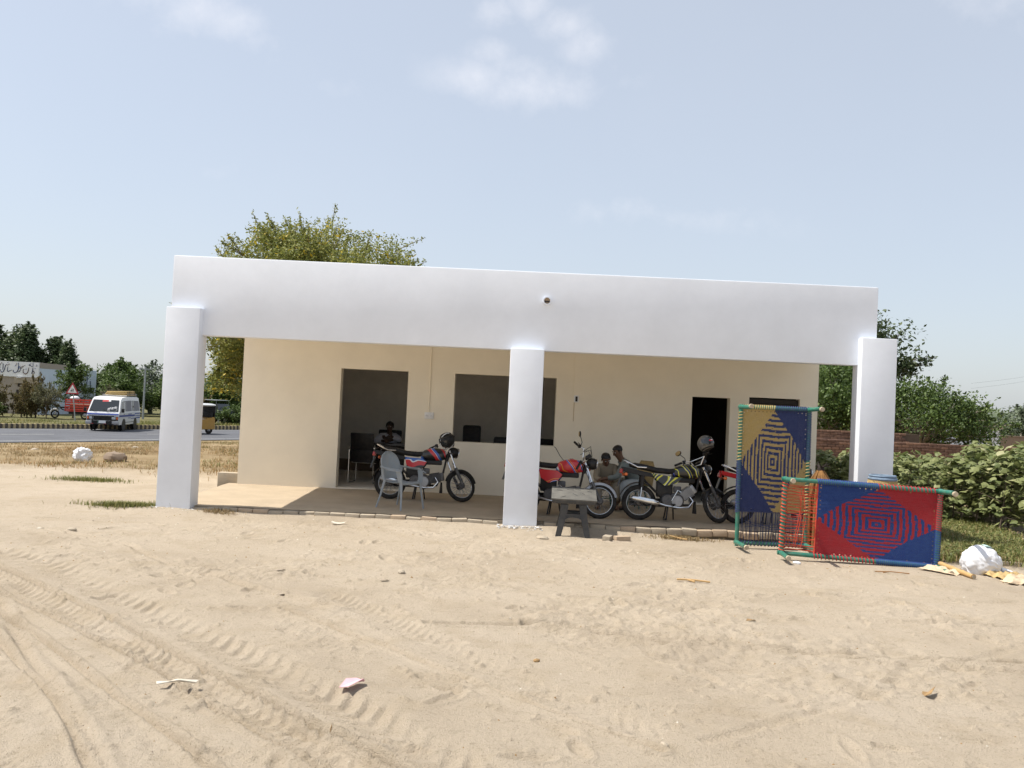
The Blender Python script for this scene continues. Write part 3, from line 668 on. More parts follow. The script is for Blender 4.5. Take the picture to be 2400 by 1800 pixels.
# ================================================================== BRICK WALLS, FIELD EDGE
def brick_wall(name, label, x0, x1, y, ztop, zbase, th, rows_obj, bm_, vis=None, slope=0., broken=None):
    t = thing(name, label, 'wall', ((x0+x1)/2, y, zbase)); ox = Vector(t.location)
    core = M(); core.bx(x0, x1, y+.02, y+th-.02, zbase-.2, ztop-.02); core = wb(core, 'mortar_core', MT['mortar'], t, 0)
    bl, bh = .232, .078; nrow = int((ztop-zbase)/bh); me_ = [fine(-bl/2+.006,bl/2-.006,-th/2,th/2,-bh/2+.005,bh/2-.005,.006).mesh('brick', q) for q in bm_]
    rest = M(); nb = 0
    for r in range(nrow+1):
        z = ztop-bh*(r+.5)
        if z < zbase: break
        x = x0+(bl/2 if r % 2 else 0)+bl/2
        while x < x1-bl*.4:
            if broken and r < broken(x): x += bl; continue
            dy = random.uniform(-.014,.014); dz = random.uniform(-.004,.004)
            if r < rows_obj and (vis is None or vis(x)) and nb < 295:
                obj_of('brick', random.choice(me_), t, Vector((x, y+th/2+dy, z+dz))-ox, (0,0,random.uniform(-.02,.02))); nb += 1
            else: rest.bx(x-bl/2+.007,x+bl/2-.007,y+dy,y+th+dy,z-bh/2+.006,z+bh/2-.006)
            x += bl
    if rest.v:
        o = wb(rest, 'brickwork', bm_[0], t, 0); o['kind'] = 'stuff'
    return t
brick_wall('brick_wall', 'dark red brick boundary wall running behind the cotton field', 6.2, 24, 26.0, 1.26, 0, .23, 8, [MT['brick'],MT['brick'],MT['brick_light']], vis=lambda x: 8.8 < x < 10.7 or 11.2 < x < 16.4)
brick_wall('brick_wall', 'lighter orange brick wall with a broken end standing behind the darker wall', 6.5, 13.2, 28.2, 1.50, 0, .23, 5, [MT['brick_light'],MT['brick_light'],MT['brick']], vis=lambda x: 9.5 < x < 13.2, broken=lambda x: 0 if x < 12.55 else int((x-12.55)/.1))
md = M(); md.bx(21.5,38,45,45.3,-.1,1.36); md.bx(21.5,38,44.97,45.33,1.362,1.42)
md.v = [(x-29,y-45,z) for x,y,z in md.v]; tag(md.build('mud_wall', MT['mud'], None, 0, loc=(29,45,0)), 'grey brown mud wall far off at the right edge behind the field', 'wall')
hb = thing('far_house', 'small white house seen under the branches of the dark round tree', 'house', (21, 40, 0))
hw = wb(M().bx(19.4,22.4,40,43,-.1,1.75), 'wall', MT['white'], hb, 0); wb(M().bx(19.3,22.5,39.9,43.1,1.752,1.85), 'roof', MT['cement'], hb, 0)
hb2 = thing('far_house', 'pale house wall glimpsed low between the trunks right of the porch opening', 'house', (13.5, 46, 0))
wb(M().bx(12,17,46,49,-.1,2.6), 'wall', MT['white'], hb2, 0); wb(M().bx(11.8,17.2,45.8,49.2,2.602,2.72), 'roof', MT['cement'], hb2, 0)
for k in range(3): wb(M().bx(13+k*1.3,13.6+k*1.3,45.95,45.99,1.2,2.0), 'window', MT['glass'], hb2, 0)
# ================================================================== MOTORCYCLES
def stripe_mat(name, base, bands, rough=.28, kx=.5, kz=1., curve=1.8, freq=5.2, off=0., warp=.35):
    """painted fuel tank and panels: swooping printed stripes in the object's own coordinates"""
    m, n, l, b = new_mat(name); t = n.new('ShaderNodeTexCoord'); s = n.new('ShaderNodeSeparateXYZ'); l.new(t.outputs['Object'], s.inputs[0])
    def mt(op, a, b_=None):
        q = n.new('ShaderNodeMath'); q.operation = op
        for i, v in enumerate((a, b_)):
            if v is None: continue
            if isinstance(v, (int, float)): q.inputs[i].default_value = v
            else: l.new(v, q.inputs[i])
        return q.outputs[0]
    nz = n.new('ShaderNodeTexNoise'); nz.inputs['Scale'].default_value = 3.2; nz.inputs['Detail'].default_value = 1; l.new(t.outputs['Object'], nz.inputs[0])
    x2 = mt('MULTIPLY', mt('MULTIPLY', s.outputs[0], s.outputs[0]), curve)
    v = mt('ADD', mt('ADD', mt('MULTIPLY', s.outputs[2], kz), mt('MULTIPLY', s.outputs[0], kx)), x2)
    v = mt('ADD', v, mt('MULTIPLY', nz.outputs['Fac'], warp)); v = mt('FRACT', mt('ADD', mt('MULTIPLY', v, freq), off))
    r = n.new('ShaderNodeValToRGB'); r.color_ramp.interpolation = 'CONSTANT'; e = r.color_ramp.elements
    while len(e) < len(bands): e.new(.5)
    for q, (p, c) in zip(e, bands): q.position = p; q.color = (*c, 1)
    l.new(v, r.inputs[0]); l.new(r.outputs[0], b.inputs['Base Color']); b.inputs['Roughness'].default_value = rough; b.inputs['Coat Weight'].default_value = .5; b.inputs['Coat Roughness'].default_value = .1
    return m
RED_, BLU_, WHT_, BLK_, YEL_ = (.55,.022,.03), (.03,.12,.45), (.7,.72,.74), (.012,.012,.014), (.62,.60,.03)
MT['tank_red_blue'] = stripe_mat('red_tank_blue_swoosh', RED_, [(0,BLK_),(.22,RED_),(.52,WHT_),(.56,BLU_),(.78,BLK_)], off=.45, freq=3.6)
MT['tank_red'] = stripe_mat('red_tank_blue_flame', RED_, [(0,RED_),(.58,BLU_),(.74,WHT_),(.78,RED_),(.93,(.7,.25,.03))], off=.1, freq=4.6, warp=.5)
MT['tank_black'] = stripe_mat('black_tank_yellow_swoosh', BLK_, [(0,BLK_),(.50,YEL_),(.60,WHT_),(.63,BLK_),(.74,(.04,.06,.28)),(.80,BLK_),(.90,YEL_),(.95,BLK_)], off=.15, freq=4.6, kx=.55, curve=2.2, warp=.5)
MT['panel_black'] = stripe_mat('black_panel_yellow_swoosh', BLK_, [(0,YEL_),(.16,BLK_),(.42,WHT_),(.48,YEL_),(.64,BLK_)], off=.3, freq=4.8, kx=-.35, curve=2.,warp=.5)
WB_, RW = .61, .278
def ringpts(x, z, hw, hh, n=12, p=2.4, y0=0.):
    r = []
    for k in range(n):
        q = 2*PI*k/n; c_, s_ = math.cos(q), math.sin(q)
        r.append((x, y0+hw*math.copysign(abs(c_)**(2/p), c_), z+hh*math.copysign(abs(s_)**(2/p), s_)))
    return r
def wheel(par, cx, cz, T, tr, name='wheel', disc=False):
    I_ = Matrix.Identity(4) if T is None else T
    c_ = (cx, 0, cz); R_o = RW-tr
    hub = M().lathe([(.018,-.075),(.045,-.07),(.058,-.055),(.058,.055),(.045,.07),(.018,.075)], c_, (0,1,0), 18).xf(I_).build(name, MT['alu'], par)
    M().ring(c_, (0,1,0), R_o, tr, 40, 10, flat=.92).xf(I_).build('tyre', MT['rubber'], hub)
    rm = M(); rm.ring(c_, (0,1,0), R_o-tr*.78, .011, 40, 6, flat=1.9); rm.xf(I_).build('rim', MT['chrome'], hub)
    sp = M()
    for k in range(18):
        for sgn in (-1, 1):
            a = 2*PI*(k+.25*sgn)/18; a2 = a+sgn*.42*(1 if k % 2 else -1)
            p0 = (cx+.05*math.cos(a2), sgn*.045, cz+.05*math.sin(a2)); p1 = (cx+(R_o-tr*.8)*math.cos(a), sgn*.005, cz+(R_o-tr*.8)*math.sin(a))
            sp.tube([p0, p1], .0028, 4, False)
    sp.xf(I_).build('spokes', MT['steel'], hub)
    return hub
def bike(label, loc, rotz, lean, steer, tank, panel, seatstyle=0, stripe=True, mirrors=(1,), bar_tilt=0., group='motorcycles parked in the porch', black_guard=True, headlight='black', cowl=None, lamps=True):
    b = thing('motorcycle', label, 'motorcycle', loc, (lean, 0, rotz), group)
    P0 = Vector((.36,0,.76)); ax = Vector((-math.sin(rad(27)),0,math.cos(rad(27))))
    T = Matrix.Translation(P0) @ Matrix.Rotation(steer, 4, ax) @ Matrix.Translation(-P0)
    fx = .615
    wheel(b, -WB_, RW, None, .042); wheel(b, fx, RW, T, .037)
    # frame
    fr = M(); fr.tube([(.36,0,.80),(.30,0,.74),(.1,0,.70),(-.12,0,.70),(-.25,0,.60),(-.22,0,.34)], .024, 8); fr.tube([(.34,0,.72),(.30,0,.5),(.20,0,.27),(-.2,0,.25)], .018, 8)
    for s_ in (-1, 1):
        fr.tube([(-.1,s_*.07,.68),(-.4,s_*.10,.73),(-.85,s_*.09,.80)], .013, 6); fr.tube([(-.24,s_*.08,.36),(-.5,s_*.09,.60),(-.62,s_*.095,.73)], .011, 6)
        fr.tube([(-.2,s_*.07,.30),(-WB_,s_*.085,RW)], .017, 8)
    fr.tube([(.345,0,.70),(.395,0,.86)][::-1], .032, 10)
    fr.build('frame', MT['black'], b)
    # engine
    en = M(); en.lathe([(.10,-.11),(.125,-.09),(.13,0),(.125,.09),(.10,.11)], (-.03,0,.325), (0,1,0), 20); en.lathe([(.085,-.12),(.10,-.10),(.10,.10),(.085,.12)], (-.17,0,.335), (0,1,0), 18); en.box((-.09,0,.31),(.25,.2,.17),bev=.02)
    en.build('engine', MT['alu'], b)
    cy = M(); d = Vector((.80,0,.60)) if seatstyle == 1 else Vector((.98,0,.2))
    q = math.atan2(d.z, d.x)
    for k in range(8):
        p = Vector((.03,0,.37))+d.normalized()*(.06+k*.022); cy.box(p, (.008,.19,.17), (0,-q,0))
    cy.box(Vector((.03,0,.37))+d.normalized()*.13, (.20,.13,.12), (0,-q,0)); cy.box(Vector((.03,0,.37))+d.normalized()*.26, (.06,.15,.14), (0,-q,0), .015)
    cy.build('cylinder_head', MT['steel'] if seatstyle == 1 else MT['alu'], b)
    M().lathe([(.02,-.128),(.085,-.126),(.09,-.12)], (-.02,0,.325), (0,1,0), 20).build('crankcase_cover', MT['steel'], b)
    M().box((-.21,0,.51),(.26,.13,.26),bev=.03).build('air_box', MT['black'], b); M().box((.10,0,.66),(.34,.09,.08),bev=.02).build('tank_bracket', MT['black'], b)
    M().box((.0,.02,.51),(.12,.09,.10),bev=.02).build('carburettor', MT['alu'], b)
    # tank: lofted sections from the seat to the steering head
    secs = [(-.09,.765,.075,.055),(-.04,.785,.105,.085),(.06,.80,.125,.105),(.17,.805,.128,.115),(.27,.80,.11,.10),(.33,.79,.075,.07)]
    tk = M().loft([ringpts(x,z,w,h_,16,2.6) for x,z,w,h_ in secs]); tk = tk.build('fuel_tank', tank, b, 50)
    M().lathe([(.03,0),(.034,.012),(.02,.018)], (.14,0,.912), (0,0,1), 14).build('filler_cap', MT['chrome'], tk)
    # seat
    ss = [(-.78,.865,.085,.025),(-.70,.862,.115,.045),(-.5,.835,.125,.048),(-.35,.80,.125,.045),(-.15,.79,.105,.045),(-.02,.805,.08,.04)]
    M().loft([ringpts(x,z,w,h_,14,3) for x,z,w,h_ in ss]).build('seat', MT['seat'], b, 50)
    # side panels and tail
    for s_ in (-1, 1):
        pp = [(-.36,.73),(-.06,.72),(.02,.66),(-.05,.56),(-.20,.52),(-.33,.60)] if seatstyle == 0 else [(-.44,.75),(-.05,.70),(.05,.70),(-.04,.60),(-.22,.56),(-.34,.64)]
        M().prism(pp, (0,s_*.108,0), (1,0,0), (0,0,1), .022).build('side_panel', panel, b, 30)
        tl = [(-.9,.835),(-.60,.78),(-.38,.74),(-.34,.69),(-.55,.70),(-.88,.77)]
        M().prism(tl, (0,s_*.10,0), (1,0,0), (0,0,1), .022).build('tail_panel', cowl or MT['black'], b, 30)
    rg = M().ring((-WB_,0,RW+.01), (0,1,0), RW+.035, .055, 20, 8, rad(-75), rad(55), (0,0,1), .0)
    rg = M(); prev = []
    for k in range(15):
        a = rad(150)-rad(150)*k/14+rad(20); rr = RW+.05; c0 = (-WB_+rr*math.cos(a), RW+rr*math.sin(a))
        prev.append([(c0[0],y_,c0[1]-abs(y_)*.35) for y_ in (-.065,-.05,0,.05,.065)])
    rg.loft(prev, False); rg.build('rear_fender', MT['black'] if black_guard else MT['steel'], b)
    M().box((-.93,0,.62),(.012,.15,.20),(0,rad(18),0)).build('number_plate', MT['carbody'], b)
    M().box((-.91,0,.765),(.05,.16,.075),(0,rad(10),0),.015).build('tail_light', MT['red_lens'], b)
    for s_ in (-1, 1):
        if lamps or s_ > 0:
            i_ = M().tube([(-.82,s_*.08,.72),(-.84,s_*.16,.715)], .008, 6).build('indicator', MT['black'], b)
            M().ell((-.85,s_*.18,.715),(.03,.028,.026)).build('lens', MT['orange_lens'], i_)
        M().tube([(-.52,s_*.13,.835),(-.66,s_*.14,.835),(-.80,s_*.12,.90),(-.86,s_*.08,.93)], .011, 8).build('grab_rail', MT['chrome'], b)
        sh = M().tube([(-.57,s_*.115,.70),(-WB_+.01,s_*.115,.34)], .012, 8).build('shock_absorber', MT['chrome'], b)
        M().tube([(-.57+.0*k_,s_*.115,.70-.0) for k_ in (0,)]+[(-.585,s_*.115,.52)], .03, 10).build('cover_tube', MT['black'], sh)
        fp = M().tube([(-.08,s_*.10,.27),(-.08,s_*.27,.27)], .014, 8).build('foot_peg', MT['rubber'], b)
        M().tube([(-.30,s_*.11,.30),(-.30,s_*.23,.31)], .013, 8).build('rear_peg', MT['rubber'], b)
    # exhaust on the right side
    M().tube([(.18,-.09,.40),(.23,-.12,.33),(.16,-.14,.235),(.0,-.15,.225),(-.2,-.145,.25),(-.33,-.145,.285)], .017, 10).build('exhaust_pipe', MT['chrome'], b)
    mf = M().lathe([(.02,0),(.04,.03),(.047,.1),(.047,.38),(.038,.44),(.016,.46)], (-.30,-.15,.28), (-1,-.03,.16), 18).build('muffler', MT['chrome'] if seatstyle == 1 else MT['steel'], b)
    M().box((-.52,-.198,.325),(.26,.006,.06),(0,rad(9),0),.002).build('heat_shield', MT['chrome'], mf)
    M().loft([[( -.18,.10,.36),(-.18,.13,.36),(-.18,.13,.22),(-.18,.10,.22)],[(-.75,.10,.33),(-.75,.13,.33),(-.75,.13,.22),(-.75,.10,.22)]]).build('chain_guard', MT['black'], b)
    M().tube([(-.05,.10,.25),(-.02,.20,.02)], .011, 8).build('side_stand', MT['black'], b)
    ms = M(); 
    for s_ in (-1, 1): ms.tube([(-.16,s_*.08,.24),(-.19,s_*.12,.02)], .012, 8)
    ms.tube([(-.19,-.12,.03),(-.19,.12,.03)], .011, 8); ms.build('centre_stand', MT['black'], b)
    M().tube([(-.11,-.14,.33),(-.02,-.16,.50),(.03,-.17,.47)], .009, 6).build('kick_starter', MT['chrome'], b)
    M().prism([(.255,.14),(.30,.14),(.285,.33),(.27,.33)], (0,0,0), (1,0,0), (0,0,1), .13).build('mud_flap', MT['rubber'], b)
    # steered front end
    def front(mb, name, mt, par=b, ang=35): return mb.xf(T).build(name, mt, par, ang)
    for s_ in (-1, 1):
        fk = front(M().tube([(.355,s_*.085,.86),(.475,s_*.085,.56)], .0165, 10), 'fork_leg', MT['chrome'])
        front(M().tube([(.475,s_*.085,.565),(fx,s_*.085,RW)], .026, 10), 'fork_slider', MT['alu'], fk)
    front(M().box((.385,0,.80),(.06,.23,.03),(0,rad(27),0),.008), 'fork_yoke', MT['alu'])
    rings = []
    for k in range(13):
        a = rad(165)-rad(150)*k/12; rr = RW+.022; c0 = (fx+rr*math.cos(a), RW+rr*math.sin(a))
        rings.append([(c0[0]-math.cos(a)*q_,y_,c0[1]-math.sin(a)*q_) for y_, q_ in ((-.055,.05),(-.045,.012),(0,0),(.045,.012),(.055,.05))])
    front(M().loft(rings, False), 'front_fender', MT['black'] if black_guard else MT['steel'])
    hl = front(M().ell((.475,0,.86),(.10,.095,.095)), 'headlight', MT['black'] if headlight == 'black' else MT['red'])
    front(M().lathe([(.085,0),(.07,.018),(.03,.03)], (.54,0,.86), (1,0,-.1), 20), 'lamp_glass', MT['glass_lens'], hl)
    front(M().ring((.545,0,.86),(1,0,-.1),.085,.008,24,6), 'lamp_rim', MT['chrome'], hl)
    front(M().box((.40,0,.965),(.10,.19,.06),(0,rad(-35),0),.02), 'speedometer', MT['black'])
    for s_ in (-1, 1):
        if lamps and s_ > 0:
            i_ = front(M().tube([(.43,s_*.09,.79),(.44,s_*.16,.785)], .008, 6), 'indicator', MT['black'])
            front(M().ell((.45,s_*.18,.785),(.03,.026,.026)), 'lens', MT['orange_lens'], i_)
    Th = T @ Matrix.Translation((.33,0,.90)) @ Matrix.Rotation(bar_tilt, 4, 'X') @ Matrix.Translation((-.33,0,-.90))
    hb = M().tube([(.20,-.36,1.0),(.24,-.26,1.02),(.335,-.16,1.03),(.33,-.07,.91),(.33,.07,.91),(.335,.16,1.03),(.24,.26,1.02),(.20,.36,1.0)], .011, 8).xf(Th).build('handlebar', MT['chrome'], b)
    M().tube([(.336,-.15,1.02),(.336,.15,1.02)], .007, 6).xf(Th).build('cross_brace', MT['chrome'], hb)
    for s_ in (-1, 1):
        gp = M().tube([(.245,s_*.25,1.02),(.195,s_*.37,.998)], .019, 10).xf(Th).build('grip', MT['rubber'], b)
        M().tube([(.29,s_*.22,1.02),(.30,s_*.26,1.005),(.26,s_*.38,.985)], .007, 6).xf(Th).build('lever', MT['black'], gp)
        M().box((.265,s_*.225,1.025),(.05,.045,.05),(0,0,s_*.4),.01).xf(Th).build('switch_box', MT['black'], gp)
        if s_ in mirrors:
            mi = M().tube([(.28,s_*.20,1.03),(.30,s_*.23,1.10),(.27,s_*.29,1.17)], .006, 6).xf(Th).build('mirror', MT['black'], b)
            M().ell((.26,s_*.315,1.20),(.018,.065,.042)).xf(Th).build('mirror_head', MT['black'], mi)
            M().ell((.243,s_*.315,1.20),(.006,.057,.036)).xf(Th).build('mirror_glass', MT['tan_cloth'], mi)
    cbl = M()
    for s_, k in ((-1,.02),(1,.05),(-1,.08)):
        cbl.tube([(.30,s_*.2,1.02),(.42,s_*.14,1.04+k),(.46,s_*.05,.98),(.40,s_*.04,.80)], .0045, 5)
    cbl.tube([(.40,-.05,.80),(.43,-.10,.55),(.52,-.11,.36),(fx,-.08,.29)], .0045, 5); cbl.xf(T).build('cables', MT['black'], b)
    return b, T, Th
FZ = .105
b1, T1, Th1 = bike('motorcycle with red and blue tank behind the grey plastic chair', (-1.42, 15.13, FZ+.02), rad(-2), rad(-5), rad(37), MT['tank_red_blue'], MT['tank_red_blue'], 0, mirrors=(), lamps=False)
b2, T2, Th2 = bike('motorcycle with bright red tank and one tall mirror half hidden by the middle column', (.86, 14.02, FZ), rad(-11), rad(-4), rad(14), MT['tank_red'], MT['tank_red'], 0, mirrors=(1,), bar_tilt=rad(42), black_guard=False)
b3, T3, Th3 = bike('black motorcycle with yellow swooshes and chrome muffler in front of the dark doorway', (2.72, 13.98, FZ), rad(-1), rad(-5), rad(40), MT['tank_black'], MT['panel_black'], 1, mirrors=(1,))
b4, T4, Th4 = bike('red motorcycle mostly hidden behind the tall yellow and blue cot', (4.32, 14.05, FZ), rad(-3), rad(-4), rad(20), MT['tank_red'], MT['tank_red'], 0, mirrors=(), cowl=MT['red'])
# ---------------------------------------------------------------- helmets hung on the bars
def helmet(label, loc, rot, mt, open_face):
    h = thing('helmet', label, 'helmet', loc, rot)
    s_ = M(); n_ = 20; vs = []
    sh = M().ell((0,0,0),(.135,.115,.13), nu=24, nv=16, fn=lambda d: 1.0 if d.z > -.55 else max(.86, 1-.25*(-.55-d.z)))
    keep = [f for f in sh.f if not all((sh.v[i][0] > .055 and -.055 < sh.v[i][2] < .06 and abs(sh.v[i][1]) < .12) or sh.v[i][2] < -.10 for i in f)]
    sh.f = keep; sh.m = [0]*len(keep); shell = sh.build('shell', mt, h, 60)
    M().ell((0,0,0),(.122,.104,.118), nu=20, nv=12, fn=lambda d: 1.0 if d.z > -.6 else .9).build('lining', MT['rubber'], h, 60)
    v = M(); rows = []
    for i in range(6):
        z = -.05+.115*i/5; rows.append([(.141*math.cos(a)*math.sqrt(max(.1,1-(z/.15)**2)), .122*math.sin(a)*math.sqrt(max(.1,1-(z/.15)**2)), z) for a in [rad(-72+144*k/14) for k in range(15)]])
    v.loft(rows, False); v.build('visor', MT['glass'], h, 60)
    M().ring((0,0,-.085),(0,0,1),.092,.013,24,6).build('edge_trim', MT['black'], h)
    return h
h1 = helmet('black helmet hung upside down on the handlebar of the motorcycle behind the chair', (-1.05, 14.76, 1.20), (rad(165), rad(25), rad(200)), MT['black'], True)
M().ring((0,0,.02),(.2,1,0),.137,.008,28,6).build('white_band', MT['sticker'], h1)
MT['grey_helmet'] = mat('grey_helmet_shell', (.10,.10,.10), .35, var=.15, coat=.4, dust=.3)
h2 = helmet('dark grey helmet with red badge perched on the black motorcycle by the doorway', (3.05, 13.62, 1.38), (rad(8), rad(-28), rad(-60)), MT['grey_helmet'], False)
pb = M(); 
pb.ell((.118,.0,-.0),(.03,.05,.022)); pb.build('badge', MT['redprint'], h2, 60); M().ell((.128,0,0),(.024,.03,.011)).build('badge_centre', MT['sticker'], h2, 60)

# ================================================================== GREY PLASTIC CHAIR
ch = thing('plastic_chair', 'grey plastic armchair standing alone on the porch in front of the motorcycle', 'chair', (-1.70,14.06,FZ+.005), (0,0,rad(-36)))
# local: x forward, y left, z up
def sheet(mb, rows, th):      # a thin curved plate from a grid of points
    nr, nc = len(rows), len(rows[0]); P = [[Vector(p) for p in r] for r in rows]; top, bot = [], []
    for i in range(nr):
        for j in range(nc):
            du = P[i][min(j+1,nc-1)]-P[i][max(j-1,0)]; dv = P[min(i+1,nr-1)][j]-P[max(i-1,0)][j]; nn = du.cross(dv)
            nn = nn.normalized() if nn.length > 1e-9 else Vector((0,0,1)); top.append(P[i][j]+nn*th/2); bot.append(P[i][j]-nn*th/2)
    k = nr*nc; fs = []
    for i in range(nr-1):
        for j in range(nc-1):
            a, b_, c_, d_ = i*nc+j, i*nc+j+1, (i+1)*nc+j+1, (i+1)*nc+j; fs += [(a,b_,c_,d_),(a+k,d_+k,c_+k,b_+k)]
    for i in range(nr-1): fs += [(i*nc,(i+1)*nc,(i+1)*nc+k,i*nc+k),((i+1)*nc-1+nc,(i+1)*nc-1,(i+1)*nc-1+k,(i+1)*nc-1+nc+k)]
    for j in range(nc-1): fs += [(j+1,j,j+k,j+1+k),((nr-1)*nc+j,(nr-1)*nc+j+1,(nr-1)*nc+j+1+k,(nr-1)*nc+j+k)]
    return mb.add(top+bot, fs)
G_ = MT['grey_pl']
rows = [[(-.20+.42*i/6, (-.20+.40*j/6)*(.92+.10*i/6), .43-.02*math.sin(PI*i/6)-.012*math.sin(PI*j/6)+.01*(i/6)) for j in range(7)] for i in range(7)]
st = sheet(M(), rows, .008).build('seat', G_, ch, 50)
ap = M(); ap.tube([(.215,-.205,.415),(.225,0,.41),(.215,.205,.415)], [.022]*3, 8, flat=.5); ap.build('seat_edge', G_, st)
rows = []
for i in range(9):
    v = i/8; z = .46+.42*v; hw = .205*(1 if v < .55 else math.sqrt(max(.04, 1-((v-.55)/.47)**2)))
    rows.append([(-.21-.14*v-.035*math.cos(PI*(j/8-.5))+.03, hw*(2*j/8-1), z) for j in range(9)])
bk = sheet(M(), rows, .007).build('backrest', G_, ch, 50)
edge = [(r[0][0]+.0, r[0][1], r[0][2]) for r in rows]+[(r[-1][0], r[-1][1], r[-1][2]) for r in reversed(rows)]
M().tube(edge, .010, 6).build('back_rim', G_, bk)
for s_ in (-1, 1):
    am = M(); rr = []
    for (x, y, z, w) in ((-.27,.20,.66,.018),(-.18,.235,.645,.026),(0,.255,.635,.030),(.14,.258,.635,.032),(.215,.25,.62,.026)):
        rr.append([(x, s_*(y-w), z), (x, s_*y, z+.008), (x, s_*(y+w), z-.012)])
    sheet(am, rr, .009); am.tube([(-.25,s_*.225,.645),(0,s_*.285,.615),(.14,s_*.29,.612),(.225,s_*.265,.60)], .009, 6); am = am.build('armrest', G_, ch, 50)
    sp = M(); rr = [[(.10,s_*.262,.628),(.215,s_*.252,.615)],[(.135,s_*.25,.53),(.235,s_*.245,.53)],[(.15,s_*.235,.44),(.24,s_*.235,.42)]]
    sheet(sp, rr, .012); rr2 = [[(-.27,s_*.20,.66),(-.19,s_*.23,.64)],[(-.25,s_*.2,.53),(-.20,s_*.2,.53)],[(-.23,s_*.19,.44),(-.17,s_*.19,.44)]]
    sheet(sp, rr2, .01); sp.build('arm_support', G_, am, 40)
    lg = M(); lg.tube([(.20,s_*.215,.43),(.235,s_*.24,.2),(.26,s_*.265,0)], [.026,.019,.015], 8, flat=.7); lg.build('leg', G_, ch)
    lg = M(); lg.tube([(-.18,s_*.19,.45),(-.24,s_*.215,.2),(-.30,s_*.24,0)], [.026,.019,.015], 8, flat=.7); lg.build('leg', G_, ch)

# ================================================================== GREY PLASTIC TABLE
tb = thing('plastic_table', 'small dark grey plastic table with a tilted dusty top in front of the porch', 'table', (.99,12.95,-.03), (0,0,rad(-3)))
tilt = Matrix.Translation((0,0,.60)) @ Matrix.Rotation(rad(13),4,'X') @ Matrix.Rotation(rad(1.0),4,'Y')
o = M().box((0,0,0),(.66,.56,.024),bev=.008).xf(tilt).build('table_top', MT['table_top'], tb)
sk = M()
for (c_, s_) in (((0,-.27,-.035),(.62,.018,.05)),((0,.27,-.035),(.62,.018,.05)),((-.31,0,-.035),(.018,.53,.05)),((.31,0,-.035),(.018,.53,.05))): sk.box(c_, s_, bev=.004)
sk.xf(tilt).build('apron', MT['dark_grey_pl'], o)
cr = M()
for (x0,y0,x1,y1) in ((-.12,-.14,-.20,-.22),(-.02,-.02,.06,-.13),(.12,.02,.16,-.06),(-.25,.1,-.17,.1),(.2,.12,.26,.1),(-.1,.15,.0,.15),(.02,.18,.1,.16)): cr.tube([(x0,y0,.0135),((x0+x1)/2+.01,(y0+y1)/2,.0135),(x1,y1,.0135)], .004, 4, flat=.4)
cr.xf(tilt).build('crack', MT['dark_grey_pl'], o)
for yy, dz in ((-.22,-.06),(.22,.055)):
    a = M()
    for s_ in (-1, 1):
        a.loft([[(s_*.13+dx,yy+dy,.53+dz) for dx,dy in ((-.055,-.03),(.055,-.03),(.055,.03),(-.055,.03))],[(s_*.15+dx,yy+dy,.30) for dx,dy in ((-.05,-.03),(.05,-.03),(.05,.03),(-.05,.03))],[(s_*.215+dx,yy*1.12+dy,.0+(.05 if yy>0 else -.01)) for dx,dy in ((-.04,-.025),(.04,-.025),(.04,.025),(-.04,.025))]])
        a.build('leg', MT['dark_grey_pl'], tb, 30); a = M()
    a = M(); arc = [(-.15,.335)]+[(.15*math.cos(t), .20+.085*math.sin(t)) for t in [rad(180-15*k) for k in range(13)]][0:13]+[(.15,.335)]
    a.prism(arc, (0,yy,0), (1,0,0), (0,0,1), .05); a.build('leg_arch', MT['dark_grey_pl'], tb, 30)
M().box((0,0,.31),(.24,.40,.018),bev=.004).build('shelf', MT['table_top'], tb)

